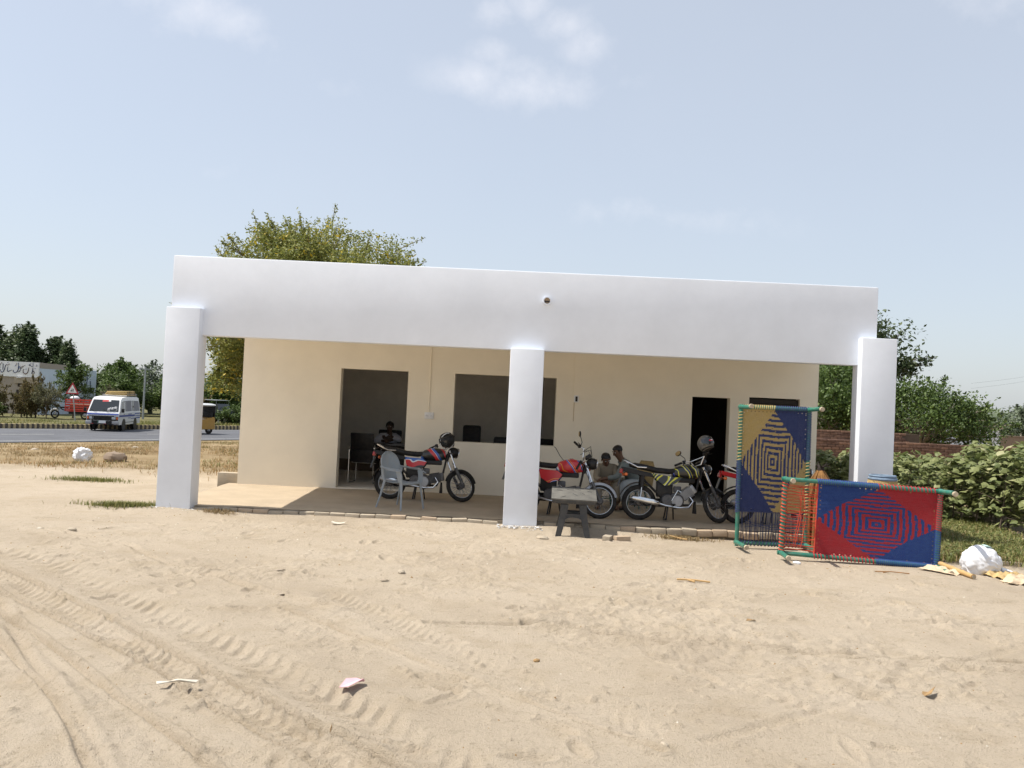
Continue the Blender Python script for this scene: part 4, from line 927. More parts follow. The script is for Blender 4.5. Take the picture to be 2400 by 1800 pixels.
# ================================================================== WOVEN COTS
def cot(label, origin, ux, uy, un, ca, cb_, cordm, L=1.96, Wd=.985, w0=.44, leg=.55, seed=1, stripes=9.5, bend=0.):
    ux = Vector(ux).normalized(); un = ux.cross(Vector(uy)).normalized(); uy = un.cross(ux)
    t = thing('woven_cot', label, 'cot', origin); t.rotation_euler = Matrix((ux, uy, un)).transposed().to_euler()
    g = random.Random(seed); GP = MT['green_pipe']
    for (v, nm) in ((0,'long_rail'),(Wd,'long_rail')): M().tube([(-.05,v,0),(L*.5,v,0),(L+.03,v,0)], .029, 10).build(nm, GP, t)
    for u in (0, L): M().tube([(u,-.03,0),(u,Wd*.5,0),(u,Wd+.03,0)], .029, 10).build('short_rail', GP, t)
    for u in (0, L):
        for v in (0, Wd):
            lg = M().lathe([(.03,-.06),(.036,-.05),(.036,.05),(.031,.09),(.030,leg-.05)], (u,v,0), (g.uniform(-.03,.03),g.uniform(-.03,.03),1), 12).build('leg', GP, t)
            M().lathe([(.032,leg-.05),(.034,leg-.03),(.030,leg)], (u,v,0), (0,0,1), 12).build('leg_tip', MT['wood_end'], lg)
    # the woven web: every stitch is a small raised cell in one of two colours
    nu, nv = 128, 82; uu = np.linspace(w0, L-.028, nu+1); vv = np.linspace(.028, Wd-.028, nv+1)
    mb = M(); rng = np.random.default_rng(seed); du = uu[1]-uu[0]; dv = vv[1]-vv[0]
    A_ = {}; 
    wav = rng.normal(size=40)
    for i in range(nu):
        for j in range(nv):
            a = (i+.5)/nu; b_ = (j+.5)/nv; wob = .006*math.sin(9*a+wav[0]*3)+.006*math.sin(13*b_+wav[1]*3)
            da, db = abs(a-.5+wob)*2, abs(b_-.5-wob)*2
            if da+db < 1.0: dk = (max(da, db)*stripes+.25) % 1 < .5
            else: dk = ((a > .5) == (b_ > .5))
            if da+db < 1.0 and rng.random() < .012: dk = not dk
            A_[i,j] = dk
    verts = []; faces = []; mi = []
    sag = lambda a, b_: -.018*math.sin(PI*a)*math.sin(PI*b_)
    for i in range(nu):
        for j in range(nv):
            if (i in (2,3) and j % 5 == 2 and rng.random() < .5) or (j in (1,nv-2) and i % 6 == 3 and rng.random() < .45) or (i == nu-3 and j % 5 == 1): continue
            h = .004*((i+j) % 2)+.0035*((i*2+j) % 4)/3+rng.uniform(0,.002)
            s0 = sag((i+.5)/nu, (j+.5)/nv); sk = .25*dv*(1 if i % 2 else -1)
            u0, u1, v0, v1 = uu[i], uu[i+1], vv[j], vv[j+1]; o_ = len(verts)
            verts += [(u0,v0+sk*.5,s0),(u1,v0-sk*.5,s0),(u1,v1-sk*.5,s0),(u0,v1+sk*.5,s0),(u0+du*.15,v0+dv*.2+sk*.5,s0+h),(u1-du*.15,v0+dv*.2-sk*.5,s0+h),(u1-du*.15,v1-dv*.2-sk*.5,s0+h),(u0+du*.15,v1-dv*.2+sk*.5,s0+h)]
            faces += [tuple(o_+q for q in f) for f in ((4,5,6,7),(0,1,5,4),(1,2,6,5),(2,3,7,6),(3,0,4,7),(0,3,2,1))]; mi += [0 if A_[i,j] else 1]*6
    mb.v = verts; mb.f = faces; mb.m = mi
    web = mb.build('woven_web', [ca, cb_], t, 0)
    # cord wrapped round the rails in the colour of the field it holds
    def wrap(u, v, along, mb):
        k = .034; sl = .022
        pts = []
        for q in range(9):
            a = 2*PI*q/8; r_ = .036; s_ = sl*(q/8-.5)*2
            if along == 'u': pts.append((u+s_, v+r_*math.cos(a), r_*math.sin(a)))
            else: pts.append((u+r_*math.cos(a), v+s_, r_*math.sin(a)))
        mb.tube(pts, .0075, 5, False)
    bn = {0: M(), 1: M()}
    def colour(a, b_): return 0 if ((a > .5) == (b_ > .5)) else 1
    for v, b_ in ((0,0.),(Wd,1.)):
        u = w0+.01
        while u < L-.03:
            c_ = colour((u-w0)/(L-w0), b_); wrap(u, v, 'u', bn[c_]); u += (.046 if c_ == 0 else .024)*g.uniform(.9,1.1)
    v = .04
    while v < Wd-.03: c_ = colour(1., v/Wd); wrap(L, v, 'v', bn[c_]); v += .03*g.uniform(.9,1.1)
    
    for q_, m_ in ((0,ca),(1,cb_)): bn[q_].build('rail_binding', m_, t, 50)['kind'] = 'stuff'
    cw = M(); v = .05
    while v < Wd-.04: wrap(0, v, 'v', cw); v += .048*g.uniform(.8,1.2)
    cw.build('end_binding', cordm, t, 50)['kind'] = 'stuff'
    # the loose tension cords between the web and the end rail
    wc = M().tube([(w0,.02,-.004),(w0,Wd*.5,-.006),(w0,Wd-.02,-.004)], .012, 6).build('edge_cord', cordm, t)
    v = .06
    while v < Wd-.05:
        for s_ in (-1, 1):
            e = v+g.uniform(-.035,.035); M().tube([(.03,v+s_*.008,s_*.02),(w0*.5,(v+e)/2+g.uniform(-.006,.006),s_*.008),(w0,e,-.002)], .0042, 5).build('cord', cordm, t)
        v += .040*g.uniform(.75,1.25)
    for k in range(3):
        M().tube([(w0*g.uniform(.3,.8),.1,.012),(w0*g.uniform(.4,.8),Wd*.5,.014),(w0*g.uniform(.4,.8),Wd-.1,.012)], .0042, 5).build('cord', cordm, t)
    return t
cot('woven cot with red and blue web lying on its long side in front', (3.66,11.62,.055), (1,-.13,-.028), (.0,.03,1), (-.06,-1,.06), MT['w_red'], MT['w_blue'], MT['cord_orange'], L=1.95, Wd=.975, w0=.42, seed=3)
cot('tall woven cot with yellow and navy web standing on its end', (4.315,12.62,.02), (.0,.02,1), (-1,0.0,.0), (.0,-1,.02), MT['w_yel'], MT['w_navy'], MT['cord_dark'], L=1.95, Wd=.985, w0=.45, seed=5)
# ================================================================== PEOPLE
def skin_mesh(name, V, E, mt, parent, levels=2):
    """V: list of (pos, radius or (rx, ry)); grown into one continuous skin"""
    me = bpy.data.meshes.new(name); me.from_pydata([tuple(v[0]) for v in V], E, []); o = bpy.data.objects.new(name, me); C.objects.link(o)
    o.modifiers.new('skin', 'SKIN')
    if not me.skin_vertices: raise RuntimeError('no skin layer')
    for i, v in enumerate(V):
        r = v[1]; me.skin_vertices[0].data[i].radius = (r, r) if not isinstance(r, tuple) else r
        me.skin_vertices[0].data[i].use_root = (i == 0)
    sb_ = o.modifiers.new('sub', 'SUBSURF'); sb_.levels = levels; sb_.render_levels = levels
    bpy.context.view_layer.update()
    m2 = bpy.data.meshes.new_from_object(o.evaluated_get(bpy.context.evaluated_depsgraph_get()))
    o.modifiers.clear(); o.data = m2; m2.name = name; m2.materials.clear(); m2.materials.append(mt); m2.shade_smooth()
    if parent: o.parent = parent
    return o
def person(label, base, J, skin, shirt, trous, hands):
    """J: joints in world coordinates; base: where the person's seat or feet rest"""
    t = thing('person', label, 'person', base); B = Vector(base); v = lambda k: Vector(J[k])-B
    hd, nk, up, fw = v('head'), v('neck'), (v('head')-v('neck')).normalized(), Vector(J['face']).normalized()
    fw = (fw-up*fw.dot(up)*.6).normalized(); sd = up.cross(fw).normalized()
    V = []; E = []
    def add(p, r, j=None):
        V.append((p, r)); 
        if j is not None: E.append((j, len(V)-1))
        return len(V)-1
    pel = add(v('pelvis'), .13); wa = add(v('pelvis').lerp(v('chest'), .5), (.115,.10), pel); chs = add(v('chest'), (.14,.11), wa); ne = add(nk, .052, chs)
    jw = add(hd-up*.06+fw*.012, (.062,.072), ne); sk_ = add(hd+up*.035-fw*.01, (.078,.092), jw); cr = add(hd+up*.095-fw*.012, (.055,.065), sk_)
    for s_, nm in ((1,'L'),(-1,'R')):
        a = add(v('sho'+nm), .058, chs); b_ = add(v('elb'+nm), .041, a); w_ = add(v('wri'+nm), .027, b_)
        dirn = Vector(hands[nm]).normalized(); sdh = dirn.cross(up).normalized()
        pm = add(v('wri'+nm)+dirn*.05, (.034,.018), w_)
        for q, ln in ((-.027,.062),(-.009,.078),(.010,.074),(.028,.056)):
            k1 = add(v('wri'+nm)+dirn*.095+sdh*q, .0095, pm); k2 = add(v('wri'+nm)+dirn*(.095+ln*.55)+sdh*q*1.1-up*.012, .0085, k1); add(v('wri'+nm)+dirn*(.095+ln*.85)+sdh*q*1.1-up*.035, .0075, k2)
        th1 = add(v('wri'+nm)+dirn*.055+sdh*.045*s_, .011, pm); add(v('wri'+nm)+dirn*.085+sdh*.06*s_-up*.01, .009, th1)
        h_ = add(v('hip'+nm), .085, pel); k_ = add(v('kne'+nm), .058, h_); an = add(v('ank'+nm), .038, k_); add(v('toe'+nm), (.04,.028), an)
    skin_mesh('body', V, E, skin, t)
    # face: nose, ears, eyes, brows, mouth
    rot = Matrix((fw, sd, up)).transposed()
    def at(x, y, z): return hd+fw*x+sd*y+up*z
    M().tube([at(.078,0,.03),at(.10,0,-.012),at(.084,0,-.024)], [.009,.015,.010], 8).build('nose', skin, t)
    for s_ in (-1, 1):
        M().ell(at(-.005,s_*.078,-.005),(.018,.009,.030),rot).build('ear', skin, t)
        e = M().ell(at(.074,s_*.031,.022),(.010,.014,.008),rot,10,6).build('eye', MT['eye'], t); M().ell(at(.082,s_*.031,.022),(.004,.006,.006),rot,8,5).build('iris', MT['hair'], e)
        M().tube([at(.078,s_*.018,.042),at(.078,s_*.034,.047),at(.068,s_*.05,.042)], .005, 5).build('eyebrow', MT['hair'], t)
    M().tube([at(.070,-.022,-.048),at(.080,0,-.046),at(.070,.022,-.048)], .006, 6).build('mouth', MT['lip'], t)
    hair = M().ell(at(-.014,0,.040),(.091,.080,.074),rot,20,14,fn=lambda d: 1.03+.035*math.sin(9*d.x+4*d.y)*math.sin(8*d.y+3*d.z) if not (d.x > .35 and d.z < .25) else .80)
    hair.build('hair', MT['hair'], t, 60)
    # loose shirt over the trunk and arms
    V = []; E = []
    p = add(v('pelvis')-Vector((0,0,.03)), (.17,.155)); w_ = add(v('pelvis').lerp(v('chest'),.5), (.145,.13), p); c_ = add(v('chest'), (.165,.135), w_); n_ = add(nk-up*.03, .062, c_)
    for nm in 'LR':
        a = add(v('sho'+nm), .076, c_); b_ = add(v('elb'+nm), .056, a); add(v('elb'+nm).lerp(v('wri'+nm), .85), .043, b_)
    skin_mesh('shirt', V, E, shirt, t)
    col = M().tube([at(0,0,0)*0+nk+sd*math.cos(q)*.064+fw*math.sin(q)*.066+up*(-.012-.03*max(0,math.sin(q))) for q in [rad(100+20*k) for k in range(18)]], .012, 6); col.build('collar', shirt, t)
    V = []; E = []
    p = add(v('pelvis')-Vector((0,0,.02)), (.15,.14))
    for nm in 'LR': a = add(v('hip'+nm), .108, p); b_ = add(v('kne'+nm), .09, a); add(v('kne'+nm).lerp(v('ank'+nm), .85), .072, b_)
    skin_mesh('trousers', V, E, trous, t)
    for nm in 'LR': M().ell((v('ank'+nm)+v('toe'+nm))/2+Vector((0,0,-.015)), (.055,.055,.03)).build('shoe', MT['black'], t)
    return t
person('man in a white shirt seated behind the office desk seen through the wide doorway', (-2.56,18.72,.163),
  dict(pelvis=(-2.56,18.76,.68), chest=(-2.56,18.64,.99), neck=(-2.55,18.61,1.13), head=(-2.548,18.575,1.262), face=(-.05,-1,-.15),
       shoL=(-2.38,18.63,1.05), elbL=(-2.30,18.42,.98), wriL=(-2.48,18.35,1.07), shoR=(-2.74,18.63,1.05), elbR=(-2.82,18.42,.95), wriR=(-2.62,18.26,.975),
       hipL=(-2.46,18.72,.66), kneL=(-2.44,18.3,.66), ankL=(-2.44,18.28,.24), toeL=(-2.44,18.16,.2), hipR=(-2.66,18.72,.66), kneR=(-2.68,18.3,.66), ankR=(-2.68,18.28,.24), toeR=(-2.68,18.16,.2)),
  MT['skin_dark'], MT['c_white'], MT['c_grey'], dict(L=(-.2,-.2,.9), R=(.6,-.7,-.05)))
person('boy in a khaki shirt sitting bowed over his lap behind the black motorcycle', (1.72,15.42,.14),
  dict(pelvis=(1.73,15.46,.54), chest=(1.715,15.36,.78), neck=(1.70,15.28,.885), head=(1.69,15.20,.975), face=(.25,-.9,-.6),
       shoL=(1.87,15.33,.82), elbL=(1.91,15.14,.64), wriL=(1.76,14.98,.63), shoR=(1.57,15.33,.82), elbR=(1.52,15.12,.64), wriR=(1.64,14.97,.61),
       hipL=(1.82,15.42,.54), kneL=(1.87,15.02,.56), ankL=(1.86,15.0,.2), toeL=(1.87,14.86,.16), hipR=(1.62,15.42,.54), kneR=(1.55,15.02,.56), ankR=(1.56,15.0,.2), toeR=(1.55,14.86,.16)),
  MT['skin'], MT['c_tan'], MT['c_tan'], dict(L=(-.5,-.6,-.2), R=(.5,-.6,-.2)))
person('youth in a pale grey green shirt leaning over towards the boy beside him', (2.28,15.36,.14),
  dict(pelvis=(2.28,15.36,.56), chest=(2.07,15.26,.85), neck=(1.955,15.22,.985), head=(1.885,15.18,1.115), face=(-.85,-.45,-.45),
       shoL=(2.02,15.07,.93), elbL=(1.86,14.93,.70), wriL=(1.66,14.95,.66), shoR=(2.03,15.40,.93), elbR=(1.92,15.45,.70), wriR=(1.80,15.30,.66),
       hipL=(2.22,15.26,.56), kneL=(1.98,14.98,.58), ankL=(2.02,14.96,.2), toeL=(1.9,14.93,.16), hipR=(2.22,15.46,.56), kneR=(1.97,15.62,.58), ankR=(2.0,15.62,.2), toeR=(1.88,15.62,.16)),
  MT['skin'], MT['c_teal'], MT['c_grey'], dict(L=(-.9,0,-.2), R=(-.8,-.3,-.2)))
# ================================================================== SEATS AND OFFICE FURNITURE
def stool(label, x, y, z, mt, back=None):
    t = thing('plastic_stool' if back is None else 'low_chair', label, 'stool' if back is None else 'chair', (x,y,z))
    M().lathe([(.0,0),(.165,0),(.175,-.015),(.165,-.04)], (0,0,.39), (0,0,1), 20).build('seat', mt, t)
    for k in range(4):
        a = PI/4+k*PI/2; M().tube([(.12*math.cos(a),.12*math.sin(a),.37),(.18*math.cos(a),.18*math.sin(a),0)], [.022,.016], 8).build('leg', mt, t)
    M().ring((0,0,.15),(0,0,1),.155,.009,24,6).build('stretcher', mt, t)
    if back:
        rows = [[(.17+.10*i/6,.19*(1-(max(0,i-3)/4)**2*.6)*(2*j/6-1),.38+.44*i/6) for j in range(7)] for i in range(7)]
        sheet(M(), rows, .012).build('backrest', back, t, 50)
    return t
stool('green plastic stool under the boy in the khaki shirt', 1.72, 15.42, .14, MT['gp'])
stool('low green chair with tan rounded back under the leaning youth', 2.28, 15.36, .14, MT['gp'], MT['tan_cloth']).rotation_euler = (0,0,rad(48))
dk = thing('office_desk', 'dark office desk in front of the man in the white shirt', 'desk', (-2.1,18.12,.163))
M().box((0,0,.755),(1.30,.62,.03),bev=.005).build('desk_top', mat('polished_dark_top',(.06,.06,.065),.25,var=.2), dk)
for x in (-.6,.6): M().box((x,0,.37),(.04,.56,.738)).build('side_panel', MT['void'], dk)
M().box((0,-.2,.42),(1.15,.02,.62)).build('front_panel', MT['void'], dk)
oc = thing('office_chair', 'black office chair behind the man in the white shirt', 'chair', (-2.58,18.9,.163))
M().box((0,.02,.74),(.50,.06,.56),(rad(-6),0,0),.03).build('backrest', MT['seat'], oc); M().box((0,-.2,.42),(.48,.46,.08),bev=.03).build('seat', MT['seat'], oc)
M().tube([(0,-.2,.38),(0,-.2,.1)], .03, 8).build('column', MT['chrome'], oc)
for k in range(5): a = k*2*PI/5; M().tube([(0,-.2,.10),(.27*math.cos(a),-.2+.27*math.sin(a),.03)], [.025,.016], 6).build('foot', MT['black'], oc)
vc = thing('visitor_chair', 'black visitor chair on a chrome frame just inside the wide doorway', 'chair', (-2.86,17.45,.163), (0,0,rad(-8)))
M().box((0,-.22,.82),(.47,.035,.34),(rad(8),0,0),.012).build('backrest', MT['seat'], vc); M().box((0,-.21,.56),(.47,.035,.20),(rad(8),0,0),.012).build('lower_back', MT['seat'], vc); M().box((0,.02,.45),(.47,.46,.06),bev=.02).build('seat', MT['seat'], vc)
for s_ in (-1, 1): M().tube([(s_*.25,-.22,.70),(s_*.25,.22,.70),(s_*.25,.25,.62),(s_*.25,.24,.03),(s_*.25,.2,.012),(s_*.25,-.2,.012),(s_*.25,-.24,.05),(s_*.25,-.24,.66)], .012, 8).build('sled_frame', MT['chrome'], vc)
M().tube([(-.25,-.05,.40),(.25,-.05,.40)], .012, 8).build('stretcher', MT['chrome'], vc)
hc = thing('high_chair', 'black high backed chair visible through the window opening', 'chair', (-.80,18.5,.163))
M().box((0,0,.93),(.38,.07,.56),(rad(-5),0,0),.05).build('backrest', MT['seat'], hc); M().box((0,-.22,.46),(.48,.46,.09),bev=.03).build('seat', MT['seat'], hc); M().tube([(0,-.2,.42),(0,-.2,.06)], .03, 8).build('column', MT['black'], hc); M().lathe([(.26,0),(.24,.03),(.05,.06)], (0,-.2,0), (0,0,1), 16).build('base', MT['black'], hc)
sf = thing('sofa', 'low black sofa with its back just showing above the window sill', 'sofa', (.35,18.05,.163))
M().box((0,0,.62),(1.35,.18,.78),bev=.05).build('backrest', MT['seat'], sf); M().box((0,.38,.32),(1.35,.62,.26),bev=.05).build('seat', MT['seat'], sf)
for x in (-.66,.66): M().box((x,.35,.42),(.16,.72,.5),bev=.05).build('armrest', MT['seat'], sf)
cbl = M().tube([(.84,16.28,1.10),(.86,16.2,1.09),(.91,15.6,.98),(1.0,14.6,.86),(1.02,14.2,.80)], .006, 6); cbl.v = [(a-.84,b_-16.28,c_-1.1) for a,b_,c_ in cbl.v]
tag(cbl.build('cable', MT['black'], None, loc=(.84,16.28,1.1)), 'thin black cable running from the window corner down to the red motorcycle', 'cable')

# ================================================================== SACK, BAMBOO, RAGS, REED THINGS
sx_, sy_ = 6.03, 11.10; sz_ = gz(sx_, sy_)
sk = thing('sack', 'bulging white sack lying on the ground right of the red and blue cot', 'sack', (sx_,sy_,sz_))
def sackfn(d):
    w = .05*math.sin(14*d.y+5*d.z+3*d.x)*max(0,.4-d.z)+.035*mnoise.noise(d*3.2)+.02*mnoise.noise(d*9)
    a = math.atan2(d.z-.1, d.x-.9); w += .035*math.sin(22*a+4*mnoise.noise(d*3))*max(0, .9-abs(d.x-.35))*(1 if d.z < .45 else .3)+.04*mnoise.noise(d*5.5)
    w *= 1-.16*max(0,d.x)
    w -= .05*max(0,math.sin(7*d.z+2.5*d.x+mnoise.noise(d*2)*3))**6
    return 1+w
sm = M().ell((0,0,.14),(.29,.25,.27),Matrix.Rotation(rad(18),3,'Y'),96,60,sackfn); sm.v = [(x,y,max(z,.004+.01*math.sin(9*x))) for x,y,z in sm.v]; sm.build('bag', MT['sack'], sk, 175)
nk = []
for i in range(6): nk.append([(.25+.035*i+.0*math.cos(q), -.05+(.075-.01*i+.012*i*abs(math.sin(2*q)))*math.cos(q), .07-.006*i+(.055-.005*i)*math.sin(q)) for q in [2*PI*k/14 for k in range(14)]])
M().loft(nk).build('neck', MT['sack'], sk, 60)
pt = M(); rows = [[(-.09+.16*i/4, -.085+.10*j/4+.012*i, 0) for j in range(5)] for i in range(5)]
Rm = Matrix.Rotation(rad(18),3,'Y')
for r in rows:
    for k, (x, y, z) in enumerate(r):
        zz = .27*math.sqrt(max(.05, 1-(x/.29)**2-(y/.25)**2))*1.035+.006; r[k] = tuple(Rm @ Vector((x,y,zz))+Vector((0,0,.14)))
sheet(pt, rows, .004).build('print', MT['sack_print'], sk, 60)
sk.scale = (.84,.84,.86)
bp_ = thing('bamboo_pole', 'short yellow bamboo pole lying against the white sack', 'pole', (5.64,11.0,gz(5.64,11.0)+.035))
pb = M(); P0, P1 = Vector((-.03,.62,.03)), Vector((.02,-.42,.0)); 
pts, rs = [], []
for k in range(41): q = k/40; pts.append(P0.lerp(P1,q)); rs.append(.031-.003*q+(.006 if k % 9 == 4 else 0))
pb.tube(pts, rs, 12).build('culm', MT['pole_wood'], bp_, 50); M().tube([P0+Vector((0,.02,.0)),P0.lerp(P1,.1)], .034, 10).build('dark_end', MT['twine'], bp_)
M().lathe([(.021,0),(.024,.012)], P1, (0,-1,0), 12).build('pale_tip', MT['wood_end'], bp_)
def rag(name, label, cat, x, y, sx, sy, h, mt, seed, rz=0.):
    g = np.random.default_rng(seed); n_ = 22; rows = []
    for i in range(n_):
        r = []
        for j in range(n_):
            u, v = i/(n_-1)-.5, j/(n_-1)-.5; k = 1+.25*mnoise.noise((u*3+seed, v*3, 0)); e = min(.5-abs(u), .5-abs(v))*4
            zz = h*max(0,(.5+.9*mnoise.noise((u*5+seed*3, v*5, 1))+.5*mnoise.noise((u*13, v*13+seed, 2))))*min(1,e+.35)
            X_, Y_ = u*sx*k, v*sy*k; r.append((X_, Y_, zz+.006))
        rows.append(r)
    t = M(); sheet(t, rows, .004); z = gz(x, y); o = t.build(name, mt, None, 60, loc=(x,y,z)); o.rotation_euler = (0,0,rz); return tag(o, label, cat)
rag('rag', 'crumpled tan sacking on the sand right of the white sack', 'cloth', 6.22, 10.78, .55, .4, .08, MT['tan_cloth'], 3, .2)
rag('rag', 'pale crumpled sacking at the right edge of the picture in front of the tan sacking', 'cloth', 6.22, 10.42, .5, .32, .09, MT['pale_cloth'], 8, -.2)
rag('rag', 'pale cloth scrap flattened under the bamboo pole beside the cot leg', 'cloth', 5.50, 11.05, .30, .5, .05, MT['pale_cloth'], 12, .5)
rag('rag', 'dull brown cloth lying in shade between the cot and the sack', 'cloth', 5.66, 11.75, .5, .4, .04, MT['tarp_brown'], 14, .1)
# short concrete edging behind the sack
for k, (x, y, L_, a) in enumerate(((6.75,12.02,.62,-.05),(6.4,13.9,.5,.1))):
    e = M().box((0,0,.02),(L_,.09,.07),bev=.01); tag(e.build('edging_stone', MT['cement'], None, loc=(x,y,gz(x,y)-.0)), ['long pale edging stone between the white sack and the weeds','pale edging stone among weeds behind the red and blue cot'][k], 'stone').rotation_euler = (0,0,a)
# reed stool with a blue grey rim, behind the lying cot
rs_ = thing('reed_basket', 'tall straw reed basket with a blue grey cloth rim behind the red and blue cot', 'basket', (5.27,12.33,gz(5.27,12.33)))
prof = [(.29,0),(.275,.35),(.24,.75),(.215,.93),(.175,1.10)]
rd_ = M()
for k in range(54):
    a = 2*PI*k/54; rd_.tube([(r*math.cos(a+.12*h_),r*math.sin(a+.12*h_),h_) for r,h_ in prof], .0155, 5)
rd_.build('reeds', MT['straw'], rs_, 50)
rm_ = M(); rm_.ring((0,0,1.115),(0,0,1),.172,.026,28,8); rm_.ring((0,0,1.155),(0,0,1),.168,.018,28,6); rm_.build('cloth_rim', MT['denim'], rs_)
M().lathe([(.155,1.08),(.02,1.06)], (0,0,0), (0,0,1), 20).build('hollow', MT['straw'], rs_)
for h_, r_ in ((.3,.285),(.78,.245)): M().ring((0,0,h_),(0,0,1),r_,.012,28,6).build('hoop', MT['straw'], rs_)
# sheaf tied at the neck
sh = thing('straw_sheaf', 'brown straw sheaf tied with dark twine at its neck behind the two cots', 'sheaf', (4.61,12.93,gz(4.61,12.93)))
sm = M(); g_ = random.Random(4)
for k in range(150):
    a = g_.uniform(0,2*PI); r = .21*math.sqrt(g_.random()); tw = g_.uniform(-.12,.12)
    sm.tube([(r*math.cos(a),r*math.sin(a),0),(r*.98*math.cos(a+tw),r*.98*math.sin(a+tw),.75),(r*.72*math.cos(a+tw),r*.72*math.sin(a+tw),.98),(r*.2*math.cos(a),r*.2*math.sin(a),1.16)], [.019,.019,.017,.008], 5)
sm.build('straw', MT['brown_leaf'], sh, 50); M().lathe([(.05,1.10),(.055,1.16),(.045,1.2)], (0,0,0), (0,0,1), 12).build('twine', MT['twine'], sh)
tf = M()
for k in range(14): a = g_.uniform(0,2*PI); tf.tube([(0,0,1.16),(.06*math.cos(a),.06*math.sin(a),1.22),(g_.uniform(.06,.17)*math.cos(a),.12*math.sin(a),1.25+g_.uniform(-.06,.03))], [.012,.009,.003], 5)
tf.build('loose_ends', MT['twine'], sh)

# ================================================================== SMALL THINGS ON THE SAND
def loose_brick(label, x, y, rz, mt, tilt=(0,0)):
    o = M().box((0,0,.036),(.225,.108,.072),bev=.006).build('loose_brick', mt, None, loc=(x,y,gz(x,y)-.006)); o.rotation_euler = (tilt[0],tilt[1],rz); return tag(o, label, 'brick', 'loose bricks by the table')
loose_brick('loose orange tan brick, right one of the pair by the plastic table', 1.68, 12.62, .35, MT['brick_pale'])
loose_brick('loose greyish brick, left one of the pair by the plastic table', 1.47, 12.60, 1.25, MT['cement'], (.05,.0))
def pebble(label, x, y, r, mt, seed, name='stone', cat='stone', group=None, flat=.6):
    o = M().ell((0,0,r*flat*.5),(r*1.3,r,r*flat),None,12,8,lambda d: 1+.35*mnoise.noise(d*2.1+Vector((seed,0,0)))).build(name, mt, None, 30, loc=(x,y,gz(x,y))); o.rotation_euler = (0,0,seed*1.3); return tag(o, label, cat, group)
pebble('flat dusty stone left of the table below the middle column', .53, 12.42, .075, MT['cement'], 2, flat=.4)
for k,(x,y,r,tx) in enumerate(((-5.45,11.05,.045,'small tan stone on the sand far left in front of the left column'),(-1.08,9.35,.04,'dark angular stone alone in the middle of the sand'),(3.75,11.25,.04,'white pebble in front of the red and blue cot'),(.27,6.38,.022,'small reddish brown stone near the centre of the foreground'),(.93,4.87,.02,'dark pebble at the bottom of the picture right of centre'))):
    pebble(tx, x, y, r, MT['sticker'] if k == 2 else (MT['dryleaf'] if k == 3 else MT['cement']), 5+k)
def flake(name, label, cat, x, y, pts, mt, h=.02, rz=0., lift=.0):
    t = M(); n_ = len(pts); top = [(px_,py_,.008+h*((k*7)%3)/2) for k,(px_,py_) in enumerate(pts)]; bot = [(px_,py_,.004+h*((k*7)%3)/2) for k,(px_,py_) in enumerate(pts)]
    c_ = (sum(p[0] for p in pts)/n_, sum(p[1] for p in pts)/n_)
    t.add(top+[(c_[0],c_[1],.01+h*.4)]+bot+[(c_[0],c_[1],.006+h*.4)], [(i,(i+1)%n_,n_) for i in range(n_)]+[((i+1)%n_+n_+1,i+n_+1,2*n_+1) for i in range(n_)]+[(i,i+n_+1,(i+1)%n_+n_+1,(i+1)%n_) for i in range(n_)])
    o = t.build(name, mt, None, 0, loc=(x,y,gz(x,y)+lift)); o.rotation_euler = (0,0,rz); return tag(o, label, cat)
flake('wrapper', 'pink paper wrapper lying on the sand in the foreground', 'wrapper', -.93, 5.60, [(-.03,-.09),(.035,-.085),(.05,.06),(.03,.10),(-.02,.085),(-.045,0)], MT['pink'], .03, -.45, .015)
flake('bone_scrap', 'pale curved scrap on the tyre tracks at the left foreground', 'scrap', -1.98, 5.42, [(-.11,-.02),(-.05,.01),(.02,.012),(.11,.045),(.12,.06),(.0,.035),(-.07,.03),(-.12,.0)], MT['litter'], .02, 0)
dl_ = M(); rr = [[(x*.1,y*.055,.02+.02*(x*x)) for y in (-1,-.5,0,.5,1)] for x in (-1,-.5,0,.5,1)]; sheet(dl_, rr, .006); tag(dl_.build('paper_dish', MT['litter'], None, 50, loc=(-2.42,12.72,gz(-2.42,12.72))), 'flattened pale paper dish on the sand in front of the porch step', 'dish')
for k,(x,y,a,tx) in enumerate(((-5.85,11.06,.3,'crumpled white paper bit at the far left of the sand'),(-2.05,8.15,.1,'torn pale leaf litter on the sand left of the middle'),(2.2,7.77,.0,'flat tan leaf on the tyre marks right of the middle'),(-2.3,9.1,.2,'scrap of pale paper on the left part of the sand'),(-1.2,8.9,.1,'white paper flake left of the dark angular stone'))):
    flake('paper_scrap' if k != 2 else 'leaf', tx, 'litter', x, y, [(q_*.6,w_*.6) for q_,w_ in ((-.07,-.02),(-.02,-.035),(.05,-.02),(.08,.015),(.02,.03),(-.04,.03))], MT['stone'] if k in (1,3,4) else (MT['litter'] if k != 2 else MT['dryleaf']), .012, a, .002)
flake('leaf', 'dry brown curled leaf on the sand at the lower right', 'leaf', 2.95, 6.05, [(-.07,-.02),(.0,-.03),(.09,.03),(.03,.025),(-.03,.02)], MT['dryleaf'], .05, .3, .005)
